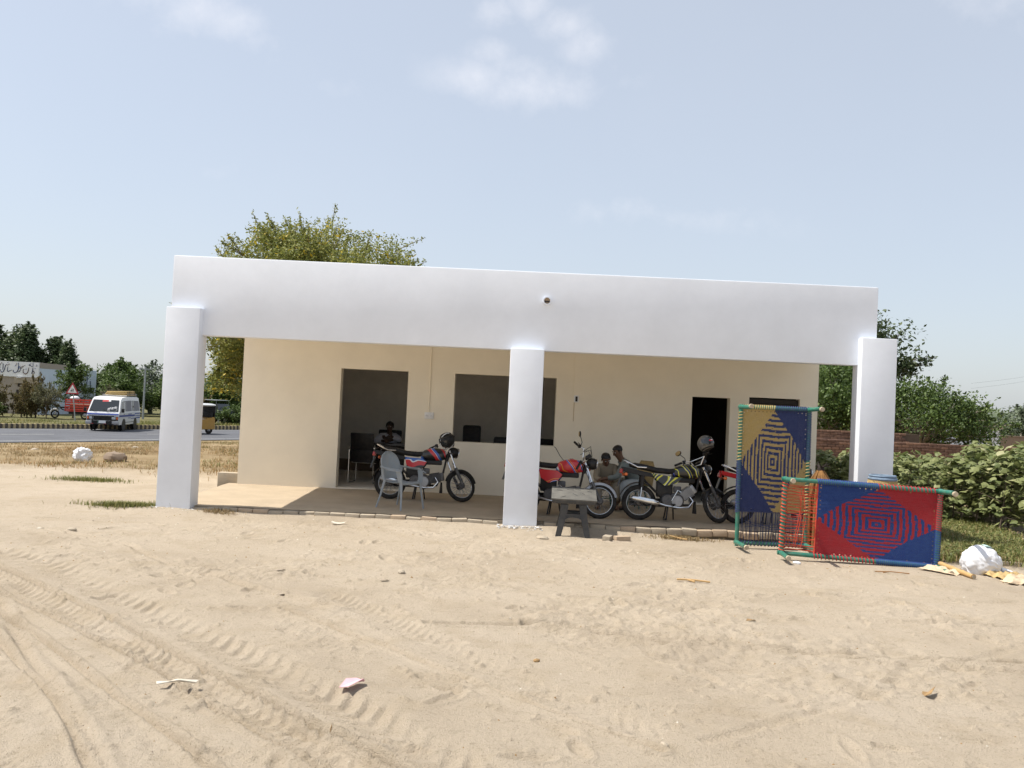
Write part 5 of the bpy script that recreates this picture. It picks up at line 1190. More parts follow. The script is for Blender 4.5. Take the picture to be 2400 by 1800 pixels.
for k,(x,y,pl,tx) in enumerate(((2.05,9.55,[((-.16,.02,.015),(0,.0,.02),(.19,-.04,.012)),((-.05,.0,.02),(.02,-.06,.012))],'forked dry stick on the sand below the black motorcycle'),(4.75,10.75,[((-.2,.02,.012),(0,0,.02),(.2,-.03,.012)),((-.02,.0,.02),(-.12,-.03,.012))],'dry twigs on the sand just in front of the red and blue cot'),(2.55,13.0,[((-.1,.06,.05),(.0,.0,.03),(.13,-.06,.02))],'flat stick leaning at the step below the black motorcycle'))):
    s_ = M()
    for q in pl: s_.tube(q, [.010]*len(q) if k != 1 else [.006]*len(q), 6)
    tag(s_.build('stick', MT['brown_leaf'] if k == 1 else MT['pole_wood'], None, loc=(x,y,gz(x,y))), tx, 'stick')
# fine rubbish and crumbs nobody could count
cm = M(); g_ = random.Random(12)
for k in range(1500):
    x, y = g_.uniform(-6.5,6.8), g_.uniform(4.3,13.2); r = g_.uniform(.003,.011)*(1+.5*(y > 9)); z = gz_arr = 0
    cm.add([(x+r*math.cos(q)*g_.uniform(.6,1.3), y+r*math.sin(q)*g_.uniform(.5,1.1), 0) for q in [0,1.3,2.5,3.8,5.1]]+[(x,y,r*.8)], [(0,1,5),(1,2,5),(2,3,5),(3,4,5),(4,0,5)]); cm.m[-5:] = [g_.choice([0,0,0,0,1,1,1,2])]*5
va = np.array(cm.v); va[:,2] += ground_z(va[:,0], va[:,1])-.002; cm.v = [tuple(p) for p in va]
tag(cm.build('crumbs', [MT['stone'],MT['dryleaf'],MT['litter']], None, 0), kind='stuff')
# rubbish in the dry grass by the road
def wz(x, y): return float(base_z(np.array([x]),np.array([y]))[0])
pbg = M().ell((0,0,.13),(.21,.16,.19),None,40,28,lambda d: 1+.4*mnoise.noise(d*2.2+Vector((3,1,0)))+.22*mnoise.noise(d*5)+.1*abs(mnoise.noise(d*9)))
o = tag(pbg.build('plastic_bag', MT['sack'], None, 60, loc=(-10.3,21.2,wz(-10.3,21.2)+.0)), 'crumpled white plastic bag lying in the dry grass left of the column', 'bag')
o = pebble('grey stone heap in the dry grass right of the plastic bag', -9.55, 21.3, .24, MT['mud'], 31, 'stone_heap', 'stones', flat=.75); o.location.z = wz(-9.55,21.3)
for k,(x,y,r) in enumerate(((-8.6,22.8,.14),(-13.4,24.8,.1),(-11.5,27,.12),(-7.9,26.5,.13))):
    o = pebble('small rough stone half sunk in the dry roadside grass', x, y, r, MT['stone'], 40+k, group='small stones in the roadside grass'); o.location.z = wz(x,y)
# ================================================================== THE FAR SIDE OF THE ROAD
# ---- van
vz = ROAD_Z+.004
van = thing('van', 'white minibus van with blue stripes driving along the road', 'van', (-22.72,50.3,vz), (0,0,rad(-81.5)))
vy = lambda z: .835 if z < 1.02 else .835-.11*(z-1.02)/.9
def vprism(poly):
    n_ = len(poly); vs = [(x,vy(z),z) for x,z in poly]+[(x,-vy(z),z) for x,z in poly]
    return vs, [tuple(range(n_)), tuple(reversed(range(n_,2*n_)))]+[(i,i+n_,(i+1)%n_+n_,(i+1)%n_) for i in range(n_)]
vb = M(); vb.add(*vprism([(-2.12,.36),(2.10,.36),(2.19,.5),(2.17,.86),(2.10,1.02),(-2.15,1.02)])); vb.add(*vprism([(-2.15,1.02),(2.10,1.02),(1.62,1.74),(1.35,1.86),(.4,1.92),(-1.6,1.91),(-1.98,1.84)]))
vb = vb.build('body', MT['vanwhite'], van, 30)
def vquad(xz, off=.006, th=.004):      # panel laid on the van's side, both sides
    r = []
    for s_ in (1, -1):
        m_ = M(); m_.add([(x,s_*(vy(z)+off),z) for x,z in xz]+[(x,s_*(vy(z)+off-th),z) for x,z in xz], [tuple(range(len(xz))), tuple(reversed(range(len(xz),2*len(xz))))]+[(i,(i+1)%len(xz),(i+1)%len(xz)+len(xz),i+len(xz)) for i in range(len(xz))]); r.append(m_)
    return r
for nm, q, mt in (('window',[(1.78,1.10),(1.50,1.64),(1.05,1.68),(1.05,1.10)],'glass'),('window',[(.93,1.10),(.93,1.69),(-.35,1.71),(-.35,1.10)],'curtain'),('window',[(-.5,1.10),(-.5,1.71),(-1.88,1.68),(-2.0,1.10)],'curtain'),
    ('stripe',[(2.12,.80),(2.12,.90),(-.9,.90),(-1.05,.80)],'vanblue'),('stripe',[(-.9,.86),(-1.05,.98),(-2.13,.98),(-2.13,.93),(-1.1,.93)],'vanblue'),('stripe',[(-1.1,.84),(-2.13,.84),(-2.13,.80),(-1.1,.80)],'vanblue'),('stripe',[(-.2,.66),(-.2,.70),(-2.13,.74),(-2.13,.68)],'vanblue'),('rub_strip',[(1.15,.47),(1.15,.50),(-1.2,.50),(-1.2,.47)],'black'),
    ('door_seam',[(1.0,.5),(1.0,1.7),(.985,1.7),(.985,.5)],'black'),('door_seam',[(-.42,.5),(-.42,1.7),(-.435,1.7),(-.435,.5)],'black'),('handle',[(1.22,.93),(1.22,.965),(1.08,.965),(1.08,.93)],'black'),('lettering',[(.35,.92),(.35,.96),(-.35,.96),(-.35,.92)],'vanblue'),('lettering',[(.35,.70),(.35,.74),(-.15,.74),(-.15,.70)],'vanblue')):
    for m_ in vquad(q): m_.build(nm, MT[mt], van, 0)
for (x0,x1) in ((.93,.72),(-.5,-.85)):
    for m_ in vquad([(x0-.02,1.12),(x0-.02,1.68),(x1,1.68),(x1,1.12)], .010): m_.build('window_gap', MT['glass'], van, 0)
# windscreen lies on the raked front
fwd = lambda t, off=.0: (2.10-.48*t+off*.83, 1.02+.72*t+off*.55)
def vfront(quad, off, name, mt, par=van):
    m_ = M(); top = []; 
    for (y, t) in quad: x, z = fwd(t, off); top.append((x, y*vy(z), z))
    m_.add(top, [tuple(range(len(top)))]); return m_.build(name, MT[mt], par, 0)
ws = vfront([(-.93,.08),(.93,.08),(.90,.97),(-.90,.97)], .012, 'windscreen', 'glass'); 
vfront([(-.25,.82),(.18,.84),(.18,.95),(-.25,.93)], .017, 'sticker', 'redprint', ws); vfront([(.18,.84),(.34,.85),(.34,.94),(.18,.94)], .018, 'sticker', 'sticker', ws)
sq = M(); g_ = random.Random(9)
for k in range(7):
    y0 = .28+k*.075; pts = []
    for q in range(6): x, z = fwd(.16+.20*abs(math.sin(q*1.1+k))+.02*k, .022); pts.append((x, (y0+.055*math.cos(q*1.3+k))*.83, z))
    sq.tube(pts, .012, 4)
sq.build('sticker_lettering', MT['sticker'], ws, 0)
ol = M(); ol.tube([((fwd(.22+.17*math.sin(a),.02))[0],(.52+.30*math.cos(a))*.83,fwd(.22+.17*math.sin(a),.02)[1]) for a in [2*PI*k/20 for k in range(20)]], .006, 4, closed=True); ol.build('sticker_outline', MT['sticker'], ws, 0)
for y0 in (-.35,.3): M().tube([(2.12,y0,1.05),(2.02,y0-.35,1.22)], .008, 4).build('wiper', MT['black'], ws)
M().box((2.165,0,.94),(.02,1.64,.07),(0,rad(-22),0)).build('front_stripe', MT['vanblue'], van)
gr = M().box((2.185,0,.71),(.03,1.62,.24)).build('grille', MT['black'], van)
for s_ in (-1, 1):
    hl = M().box((2.20,s_*.58,.72),(.03,.20,.13),bev=.01).build('headlight', MT['glass_lens'], van); M().box((2.195,s_*.76,.72),(.03,.09,.13),bev=.01).build('turn_lamp', MT['orange_lens'], van)
    mr_ = M().box((2.0,s_*.99,1.16),(.06,.16,.22),bev=.02).build('mirror', MT['black'], van); M().tube([(2.0,s_*.83,1.05),(2.0,s_*.95,1.12)], .012, 5).build('mirror_arm', MT['black'], mr_)
M().box((2.20,.0,.835),(.02,.14,.035)).build('badge', MT['chrome'], van)
bmp = M().box((2.24,0,.47),(.14,1.72,.17),bev=.03).build('bumper', MT['steel'], van)
bb = M()
for y0 in (-.48,-.16,.16,.48): bb.tube([(2.33,y0,.32),(2.35,y0,.86)], .02, 6)
for z0 in (.40,.62,.84): bb.tube([(2.30,-.62,z0),(2.35,-.5,z0),(2.35,.5,z0),(2.30,.62,z0)], .02, 6)
bb.build('bull_bar', MT['black'], van); M().box((2.318,0,.47),(.012,1.05,.20)).build('bumper_plate', MT['black'], van)
M().box((2.38,.02,.52),(.012,.42,.15)).build('number_plate', MT['sticker'], van); M().box((2.38,-.17,.52),(.016,.06,.14)).build('plate_band', MT['gp'], van)
for k in range(4): M().box((2.36,-.52+k*.08+(.5 if k > 1 else 0),.42),(.02,.035,.035)).build('reflector', MT['redprint'], van)
for x in (1.18,-1.12):
    for s_ in (-1, 1):
        w_ = M().lathe([(.16,-.02),(.17,.0),(.10,.04),(.05,.05)], (x,s_*.735,.31), (0,s_,0), 18).build('wheel', MT['steel'], van); M().ring((x,s_*.68,.31),(0,1,0),.215,.09,24,8).build('tyre', MT['rubber'], w_)
        M().lathe([(.36,0),(.36,.012)], (x,s_*.832,.34), (0,s_,0), 24).build('wheel_arch', MT['black'], van)
rk = M()
for x in (-1.9,-1.2,-.5,.2): rk.tube([(x,-.66,1.97),(x,.66,1.97)], .015, 5)
for y0 in (-.66,.66): rk.tube([(-1.9,y0,1.97),(.2,y0,1.97)], .015, 5); rk.tube([(-1.9,y0,2.06),(.2,y0,2.06)], .012, 5)
rk.build('roof_rack', MT['steel'], van)
ml = thing('mat_bundle', 'bundle of folded straw coloured mats strapped on the van roof', 'bundle', (-22.78,51.05,vz+1.98), (0,0,rad(-81.5)))
for k in range(3): M().box((.0+.04*k,.02*k,.045+.08*k),(1.75-.05*k,1.22-.05*k,.075),(rad(1.5*k-1),0,0),.03).build('folded_mat', MT['mattress'] if k != 1 else MT['tan_cloth'], ml)
for x in (-.5,.5): M().tube([(x,-.64,0),(x,-.62,.27),(x,.62,.28),(x,.66,0)], .012, 5).build('strap', MT['twine'], ml)

# ---- auto rickshaw
ar = thing('auto_rickshaw', 'yellow auto rickshaw with pale roof half hidden behind the left column', 'auto rickshaw', (-18.3,49.9,vz), (0,0,rad(-124)))
YA = MT['yellow_auto']
bm_ = M(); bm_.loft([[(-1.3,y*.62,.30),(-1.3,y*.62,.95)] if False else (-1.3,y*.62,z) for y,z in ((-1,.30),(1,.30),(1,.92),(-1,.92))] and [[(x,-w,z0),(x,w,z0),(x,w,z1),(x,-w,z1)] for x,w,z0,z1 in ((-1.32,.60,.34,.90),(-1.2,.65,.28,.98),(-.3,.65,.28,.80),(.2,.62,.28,.36),(.7,.55,.28,.36),(.95,.34,.30,.95),(1.12,.26,.40,.92))])
bm_.build('body', YA, ar, 40)
M().loft([ringpts(x,1.66,w,h_,16,3) for x,w,h_ in ((-1.35,.58,.06),(-1.2,.66,.09),(.4,.64,.09),(.75,.52,.06))]).build('canopy', MT['vanwhite'], ar, 50)
for (x,y) in ((-1.28,.60),(-1.28,-.60),(-.3,.64),(-.3,-.64),(.72,.5),(.72,-.5)): M().tube([(x,y,.85 if x < .5 else .9),(x,y,1.62)], .022, 6).build('canopy_post', MT['black'], ar)
M().box((-1.30,0,1.25),(.02,1.16,.62)).build('back_curtain', MT['black'], ar); M().box((-.75,0,.72),(.75,1.15,.2),bev=.04).build('seat', MT['seat'], ar); M().box((-1.12,0,1.0),(.14,1.15,.5),bev=.04).build('backrest', MT['seat'], ar)
M().loft([[(.98,-.5,.95),(.98,.5,.95),(.80,.47,1.58),(.80,-.47,1.58)],[(.99,-.5,.95),(.99,.5,.95),(.81,.47,1.58),(.81,-.47,1.58)]]).build('windscreen', MT['glass'], ar, 0)
for (x,y) in ((-.95,.56),(-.95,-.56),(.95,0)):
    w_ = M().lathe([(.11,-.05),(.12,0),(.05,.05)], (x,y,.24), (0,1,0), 16).build('wheel', MT['steel'], ar); M().ring((x,y,.24),(0,1,0),.175,.065,22,8).build('tyre', MT['rubber'], w_)
for s_ in (-1, 1): M().box((-1.33,s_*.45,.62),(.02,.12,.08)).build('tail_light', MT['red_lens'], ar)
M().ell((1.13,0,.82),(.05,.09,.09)).build('headlight', MT['glass_lens'], ar)

# ---- parked dark jeep under the trees
jp = thing('parked_jeep', 'dark open jeep parked beyond the kerb behind the auto rickshaw', 'jeep', (-20.75,62.5,-.53), (0,0,rad(-20)))
M().loft([[(x,-w,.42),(x,w,.42),(x,w,z1),(x,-w,z1)] for x,w,z1 in ((-1.6,.72,.95),(-.2,.76,.98),(.25,.76,.98),(.3,.7,1.08),(1.5,.62,1.0),(1.58,.58,.9))]).build('body', MT['carbody'], jp, 40)
M().box((-.65,0,1.72),(1.8,1.4,.05),bev=.02).build('roof', MT['galv'], jp)
for x in (-1.5,.2): 
    for y in (-.66,.66): M().tube([(x,y,.95),(x,y,1.7)], .03, 6).build('roof_post', MT['carbody'], jp)
for x in (-1.05,1.0):
    for s_ in (-1,1):
        w_ = M().lathe([(.15,-.03),(.16,0),(.06,.05)], (x,s_*.68,.36), (0,s_,0), 16).build('wheel', MT['steel'], jp); M().ring((x,s_*.66,.36),(0,1,0),.26,.10,22,8).build('tyre', MT['rubber'], w_)
M().box((.3,0,1.25),(.03,1.3,.45),(0,rad(-12),0)).build('windscreen', MT['glass'], jp)

# ---- red cargo tricycle
tr = thing('cargo_tricycle', 'red cargo tricycle with slatted sides parked beyond the kerb behind the warning sign', 'cargo tricycle', (-29.7,60.3,-.52), (0,0,rad(188)))
fl_ = M().box((-.15,0,.55),(1.75,1.1,.06)).build('bed', MT['cartred'], tr)
for k in range(5):
    for s_ in (-1,1): M().box((-.15,s_*.55,.66+k*.16),(1.75,.03,.09),bev=.005).build('slat', MT['cartred'], tr)
    M().box((-1.03,0,.66+k*.16),(.03,1.1,.09),bev=.005).build('slat', MT['cartred'], tr); M().box((.72,0,.66+k*.16),(.03,1.1,.09),bev=.005).build('slat', MT['cartred'], tr)
for x in (-1.03,-.45,.15,.72):
    for s_ in (-1,1): M().box((x,s_*.575,.95),(.05,.02,.84)).build('post', MT['cartred'], tr)
M().box((-.15,.0,.42),(1.5,.5,.16)).build('chassis', MT['black'], tr)
for (x,y) in ((-.55,.5),(-.55,-.5),(1.55,0)):
    w_ = M().lathe([(.12,-.04),(.13,0),(.05,.05)], (x,y,.29), (0,1,0), 16).build('wheel', MT['steel'], tr); M().ring((x,y,.29),(0,1,0),.235,.055,22,8).build('tyre', MT['rubber'], tr if False else w_)
M().tube([(.7,0,.5),(1.1,0,.62),(1.35,0,.95)], .035, 6).build('frame', MT['black'], tr); M().tube([(1.35,0,.98),(1.55,0,.3)], .04, 6).build('fork', MT['chrome'], tr)
M().ring((1.55,0,.29),(0,1,0),.315,.07,16,6,rad(-60),rad(80),(.3,0,1),.9).build('front_fender', MT['sticker'], tr)
M().tube([(1.25,-.38,1.02),(1.38,-.1,1.02),(1.38,.1,1.02),(1.25,.38,1.02)], .015, 6).build('handlebar', MT['chrome'], tr); M().box((.98,0,.76),(.5,.28,.1),bev=.04).build('seat', MT['seat'], tr); M().ell((1.46,0,.88),(.08,.09,.09)).build('headlight', MT['glass_lens'], tr)
M().ell((.35,-.1,1.42),(.3,.34,.16)).build('load', MT['sack'], tr)
M().box((-.2,0,.82),(1.4,.9,.46),bev=.1).build('load', MT['tarp_brown'], tr)

# ---- warning sign
ws_ = thing('warning_sign', 'triangular red bordered road sign on a grey pole beside the red cargo tricycle', 'road sign', (-27.95,56.3,-.5))
M().tube([(0,0,0),(-.25,.0,2.05)], .035, 8).build('pole', MT['galv'], ws_)
tri = lambda r: [(-.26+r*math.cos(a), 1.98+r*math.sin(a)) for a in (rad(90),rad(210),rad(330))]
def tpr(r, y, th, mt, nm, par): return M().prism(tri(r), (0,y,0), (1,0,0), (0,0,1), th).build(nm, mt, par, 0)
pn = tpr(.50, -.05, .02, MT['signred'], 'red_border', ws_); pn2 = tpr(.345, -.064, .006, MT['signwhite'], 'white_field', pn)
for q in ([(-.36,1.92),(-.32,2.0),(-.28,1.92)],[(-.22,1.95),(-.2,2.06),(-.17,1.95)]): M().tube([(x,-.072,z) for x,z in q], .016, 5).build('pictogram', MT['black'], pn)
for z in (1.88,1.96,2.04): M().tube([(-.36+(z-1.88)*.3,-.072,z),(-.30,-.072,z+.03),(-.22,-.072,z-.01),(-.16-(z-1.88)*.3,-.072,z+.02)], .010, 4).build('pictogram', MT['black'], pn)

# ---- school building with its painted signboard
sch = thing('school_building', 'low flat roofed school building with a white signboard lettered in Urdu', 'building', (-41.5,70,-.5))
wb(M().bx(-48,-35.66,66,75,-.9,2.22), 'wall', MT['school_beige'], sch, 0)
wb(M().bx(-35.655,-35.62,66.02,75,-.9,3.05), 'side_wall', MT['school_blue'], sch, 0)
wb(M().bx(-35.655,-35.60,66.0,70.2,2.95,3.36), 'parapet_band', MT['school_beige'], sch, 0)
wb(M().bx(-48,-35.66,66.15,75,2.222,3.1), 'upper_wall', MT['school_blue'], sch, 0)
sgn = wb(M().bx(-46,-35.66,65.85,66.1,2.24,3.37), 'sign_board', MT['signwhite'], sch, 0)
wb(M().bx(-37.3,-36.62,65.95,65.99,-.7,1.26), 'door', MT['darkroom'], sch, 0); wb(M().bx(-37.22,-36.95,65.95,65.99,1.5,1.82), 'window', MT['darkroom'], sch, 0)
wb(M().bx(-36.95,-35.8,65.75,65.99,1.55,1.62), 'door_hood', MT['cement'], sch, 0); wb(M().bx(-37.2,-36.85,65.7,65.99,2.14,2.2), 'lamp', MT['sticker'], sch, 0)
wb(M().bx(-37.45,-35.66,65.80,65.98,1.75,2.2), 'sign_bracket', MT['cement'], sch, 0)
KX = lambda x, y: (-38.681+x*.003495, 65.83, 3.335-(y-65)*.003493+x*.046*.003493)
STR = [  # pen strokes of the board, right to left, each with its pen width
 ([(745,205),(742,250),(730,310),(722,340)],16),([(722,300),(742,340),(768,338),(778,305),(760,278),(744,300)],13),([(783,215),(795,228)],15),
 ([(738,100),(742,150),(738,190)],11),([(700,112),(655,152),(690,160),(725,190)],12),([(655,205),(648,262),(632,310),(590,340),(548,318),(536,270),(545,235)],17),([(590,230),(602,240)],15),([(805,140),(830,150),(812,175)],7),([(800,180),(830,170)],6),
 ([(580,150),(545,165),(500,185),(472,210),(500,212),(540,175)],9),([(470,175),(440,192),(455,215),(480,200)],12),([(480,215),(478,255),(450,290),(430,298)],12),
 ([(428,95),(432,160),(428,240),(412,285),(370,312),(330,292),(318,250)],17),([(375,100),(400,120),(365,150),(392,170)],7),([(345,170),(375,165)],6),
 ([(290,250),(262,268),(238,272),(220,290),(198,270),(196,215),(206,180)],13),([(196,90),(200,100)],15),([(240,120),(200,150),(178,142),(150,150)],11),([(170,135),(180,128)],9),([(150,150),(140,200),(120,270),(90,302),(58,285),(48,240)],17),
 ([(95,110),(100,180),(94,245)],14),([(75,85),(40,125),(20,180),(42,190)],10),([(35,200),(10,205),(-20,215),(-60,200)],12),([(5,320),(20,335)],13),([(-40,110),(-90,150),(-70,200),(-120,240),(-180,230)],14),([(-220,120),(-225,250)],14),([(-260,200),(-320,260),(-380,220)],14),([(-300,150),(-290,160)],14)]
for k, (pl, w_) in enumerate(STR):
    P = []; n_ = len(pl)
    for i in range(n_-1):
        for q in range(4):
            t = q/4; a, b_, c_, d_ = pl[max(i-1,0)], pl[i], pl[i+1], pl[min(i+2,n_-1)]
            P.append(tuple(.5*(2*b_[e]+(c_[e]-a[e])*t+(2*a[e]-5*b_[e]+4*c_[e]-d_[e])*t*t+(3*b_[e]-a[e]-3*c_[e]+d_[e])*t**3) for e in (0,1)))
    P.append(pl[-1]); rs = [w_*.5*.0035*(.55+.55*math.sin(PI*(i+.8)/(len(P)+.6))) for i in range(len(P))]
    M().tube([KX(*p) for p in P], rs, 6, flat=1).build('lettering', MT[('ink','ink_b','ink_mid','ink')[k%4]], sgn, 0)
mu = M()
for pl in ([(72.2,2.6),(72.3,2.1),(72.8,1.7),(73.2,1.75)],[(73.4,2.5),(73.3,1.9)],[(71.6,1.8),(71.9,1.4),(72.4,1.3)],[(73.0,1.3),(73.6,1.1)],[(72.0,.9),(72.6,.7),(73.2,.95)],[(73.9,2.2),(74.0,1.5),(73.7,1.2)]):
    mu.tube([(-35.615,y,z) for y,z in pl], .055, 5)
wb(mu, 'painted_lettering', MT['ink'], sch, 0)
up_ = thing('utility_pole', 'thin grey utility pole rising among the trees right of the van', 'pole', (-28.1,67,-.55))
M().tube([(0,0,0),(0,0,4.0)], [.09,.06], 8).build('pole', MT['galv'], up_); M().box((0,0,3.82),(.9,.07,.07)).build('cross_arm', MT['galv'], up_)
for x in (-.4,.4): M().lathe([(.03,0),(.045,.05),(.02,.12)], (x,0,3.86), (0,0,1), 8).build('insulator', MT['sticker'], up_)
wr = M()
for dz in (0,.35):
    a, b_ = Vector((31.5,60,4.4+dz)), Vector((52,75,8.6+dz)); wr.tube([a.lerp(b_,q/12)-Vector((0,0,.5*math.sin(PI*q/12))) for q in range(13)], .006, 4)
wr.v = [(x-31.5,y-60,z-4.4) for x,y,z in wr.v]; tag(wr.build('power_line', MT['galv'], None, 0, loc=(31.5,60,4.4)), 'pair of faint power lines crossing the sky at the right edge', 'power line')
pf_ = thing('field_fence', 'low pale fence line behind the parked jeep', 'fence', (-21.5,66,-.5))
for k in range(6): M().box((-2.5+k*1.0,0,.45),(.08,.08,.95)).build('post', MT['galv'], pf_)
for z in (.5,.85): M().box((0,0,z),(5.4,.04,.05)).build('rail', MT['galv'], pf_)
# ================================================================== TREES AND CROPS
def tree_parts(seed, H, R, base, clumps, leaves, lsize, shape='round', spread=.16, trunk_r=.12, up=.4, twig=0., squash=.8, branch_r=.02, lean=0., kn=.25):
    """returns (wood mesh data M, leaf verts, leaf faces): limbs fan out from a tapered trunk to leaf clumps spread through the crown"""
    g = np.random.default_rng(seed); cz = base+(H-base)/2; rz = (H-base)/2; P = []
    while len(P) < clumps:
        d = g.normal(size=3); d /= np.linalg.norm(d); r = g.uniform(.35, 1.0)**.6
        x, y, z = d*r
        if shape == 'cone':
            w = (1-(z+1)/2*.85); x, y = x*w*1.15, y*w*1.15
        elif shape == 'umbrella':
            if z < -.15 and r < .75: continue
            z = z*(.9 if z > 0 else .8); x, y = x*(1.05-.25*max(z,0)), y*(1.05-.25*max(z,0))
        k = 1+kn*mnoise.noise(Vector((d[0]*1.7+seed, d[1]*1.7, d[2]*1.7)))
        P.append((x*R*k+lean*(z+1)*.5, y*R*k, cz+z*rz*k))
    P = np.array(P); mb = M()
    fork = base+(.12 if shape != 'cone' else .25)*(H-base)
    sway = [(0,0,-.1),(g.normal()*.03*H,g.normal()*.03*H,fork*.5),(lean*.3,0,fork)]
    mb.tube(sway+([(lean*.6,0,H*.8)] if shape == 'cone' else []), [trunk_r*1.25,trunk_r,trunk_r*.8]+([trunk_r*.25] if shape == 'cone' else []), 8)
    nl = min(len(P), 46); order = g.permutation(len(P))[:nl]
    for i in order:
        p = Vector(P[i]); s = Vector((lean*.3,0,fork)) if shape != 'cone' else Vector((0,0,max(base,p.z-.5*R)))
        m1 = s.lerp(p,.45)+Vector(g.normal(size=3))*.07*R+Vector((0,0,.08*R)); mb.tube([s,m1,p], [branch_r*2.2,branch_r*1.2,branch_r*.35], 5, False)
    n_ = leaves//clumps; C_ = np.repeat(P, n_, 0); sg = spread*R*(.7+.6*g.random(len(P)))
    off = np.clip(g.normal(size=(len(C_),3)),-1.7,1.7)*np.repeat(sg,n_)[:,None]; off[:,2] *= squash
    L = C_+off
    if twig > 0:      # wispy shoots that leave the crown
        ns = 70 if clumps < 200 else 260; o_ = g.integers(0,len(P),ns)
        ctr = np.array([lean*.5,0,cz]); ext = []
        for k in o_:
            d = P[k]-ctr; d /= np.linalg.norm(d)+1e-6; d = d+g.normal(size=3)*.25; d[2] += .2; d /= np.linalg.norm(d)+1e-6; ln = twig*g.uniform(.4,1.2); t = g.random(34)
            e = P[k]+d*(sg[k]*1.2); ext.append(e+np.outer(t,d*ln)+g.normal(size=(34,3))*.045*twig**.3); mb.tube([Vector(P[k]),Vector(e+d*ln)], [branch_r*.45,branch_r*.15], 4, False)
        L = np.concatenate([L]+ext, 0)
    V, F_ = leafcloud(L, lsize, seed+1, up)
    return mb, V, F_
TREECACHE = {}
def tree(key, args, leafm, barkm, name, label, loc, scale=1., rz=0., group=None, flowers=None, sxy=1.):
    if key not in TREECACHE:
        mb, V, F_ = tree_parts(**args); tm = mb.mesh('trunk', barkm, 60); cm_ = np_mesh('crown', V, F_, leafm); fm = None
        if flowers:
            g = np.random.default_rng(args['seed']+9); q = V[::4]+.0; idx = g.permutation(len(q))[:flowers[0]]; fv, ff = leafcloud(q[idx]+g.normal(size=(len(idx),3))*.03, flowers[1], 77, .8); fm = np_mesh('blossom', fv, ff, flowers[2])
        TREECACHE[key] = (tm, cm_, fm)
    tm, cm_, fm = TREECACHE[key]; t = thing(name, label, 'tree' if 'bush' not in name and 'shrub' not in name else 'bush', loc, (0,0,rz), group); t.scale = (scale*sxy,scale*sxy,scale)
    obj_of('trunk', tm, t); obj_of('crown', cm_, t)
    if fm: obj_of('blossom', fm, t)
    return t
LM = dict(acacia=leaf_mat('acacia_leaf',(.12,.145,.035),(.26,.275,.075),(.34,.33,.11),.35,.5), flower=leaf_mat('yellow_blossom',(.42,.31,.03),(.58,.46,.06),None,.3,1),
  dark=leaf_mat('dark_leaf',(.028,.046,.02),(.075,.108,.042),(.12,.15,.065),.25,.35), mid=leaf_mat('mid_leaf',(.04,.07,.018),(.11,.165,.04),(.17,.23,.07),.3,.35),
  bright=leaf_mat('bright_leaf',(.05,.10,.018),(.12,.20,.04),(.2,.28,.08),.35,.35), olive=leaf_mat('olive_leaf',(.075,.08,.04),(.17,.165,.085),(.25,.23,.13),.3,.5),
  brown=leaf_mat('brownish_leaf',(.10,.075,.03),(.19,.15,.06),(.12,.14,.05),.3,.6), haze=leaf_mat('hazed_far_leaf',(.11,.14,.09),(.18,.215,.14),(.22,.25,.17),.25,.3))  # haze: aerial haze painted into the paler leaf colour of far trees
tree('acacia', dict(seed=21,H=7.45,R=3.85,base=2.0,clumps=300,leaves=100000,lsize=.048,kn=.12,shape='umbrella',spread=.075,trunk_r=.22,up=.3,twig=.55,squash=.75,branch_r=.035), LM['acacia'], MT['bark'], 'acacia_tree',
     'feathery acacia tree with yellow blossom rising behind the roof of the white building', (-6.1,27.2,-.1), flowers=(2600,.075,LM['flower']))
tree('acacia2', dict(seed=22,H=5.6,R=1.45,base=2.0,clumps=70,leaves=24000,lsize=.062,shape='round',spread=.2,trunk_r=.15,up=.3,twig=.4,squash=.8,branch_r=.03), LM['acacia'], MT['bark'], 'acacia_tree',
     'yellow blossoming acacia seen through the gap between the left column and the front wall', (-8.7,29.6,-.15), flowers=(1700,.085,LM['flower']))
# far side of the road, left: a row of dark trees behind the school
CN = dict(H=7.6,R=1.9,base=1.0,clumps=60,leaves=8000,lsize=.15,shape='cone',spread=.17,trunk_r=.14,up=.4,twig=.5,branch_r=.03)
tree('cone1', dict(CN,seed=31), LM['dark'], MT['bark'], 'tree', 'tallest dark pointed tree behind the school signboard at the far left', (-45.0,80,-.5), 1.0, .3, sxy=1.25)
tree('cone2', dict(CN,seed=32), LM['dark'], MT['bark'], 'tree', 'dark pointed tree at the left picture edge behind the school', (-49.0,82,-.5), .98, 1.3, sxy=1.3)
tree('cone1', None, LM['dark'], MT['bark'], 'tree', 'dark tree second from the right in the row behind the school', (-41.3,79,-.5), .86, 2.2, sxy=1.25)
tree('cone2', None, LM['dark'], MT['bark'], 'tree', 'dark tree just right of the tallest one behind the school', (-43.2,78,-.5), .90, 4, sxy=1.15)
tree('cone3', dict(CN,seed=33,leaves=6000,clumps=44), LM['dark'], MT['bark'], 'tree', 'thin dark tree at the right end of the row behind the school', (-39.3,77.5,-.5), .80, 5, sxy=1.0)
RD_ = dict(H=4.6,R=1.9,base=.3,clumps=55,leaves=8000,lsize=.13,shape='round',spread=.2,trunk_r=.1,up=.4,twig=.4,branch_r=.025)
tree('rnd1', dict(RD_,seed=41), LM['mid'], MT['bark'], 'tree', 'mid green tree right of the school wall behind the van', (-37.2,82,-.5), .95, .4, sxy=1.1)
tree('rnd2', dict(RD_,seed=42,shape='cone'), LM['mid'], MT['bark'], 'tree', 'pointed green tree behind the roof bundle of the van', (-35.4,79,-.5), .98, 1.4, sxy=1.0)
tree('rnd1', None, LM['mid'], MT['bark'], 'tree', 'dense green tree directly behind the van roof', (-32.6,74,-.5), .84, 2.4, sxy=1.1)
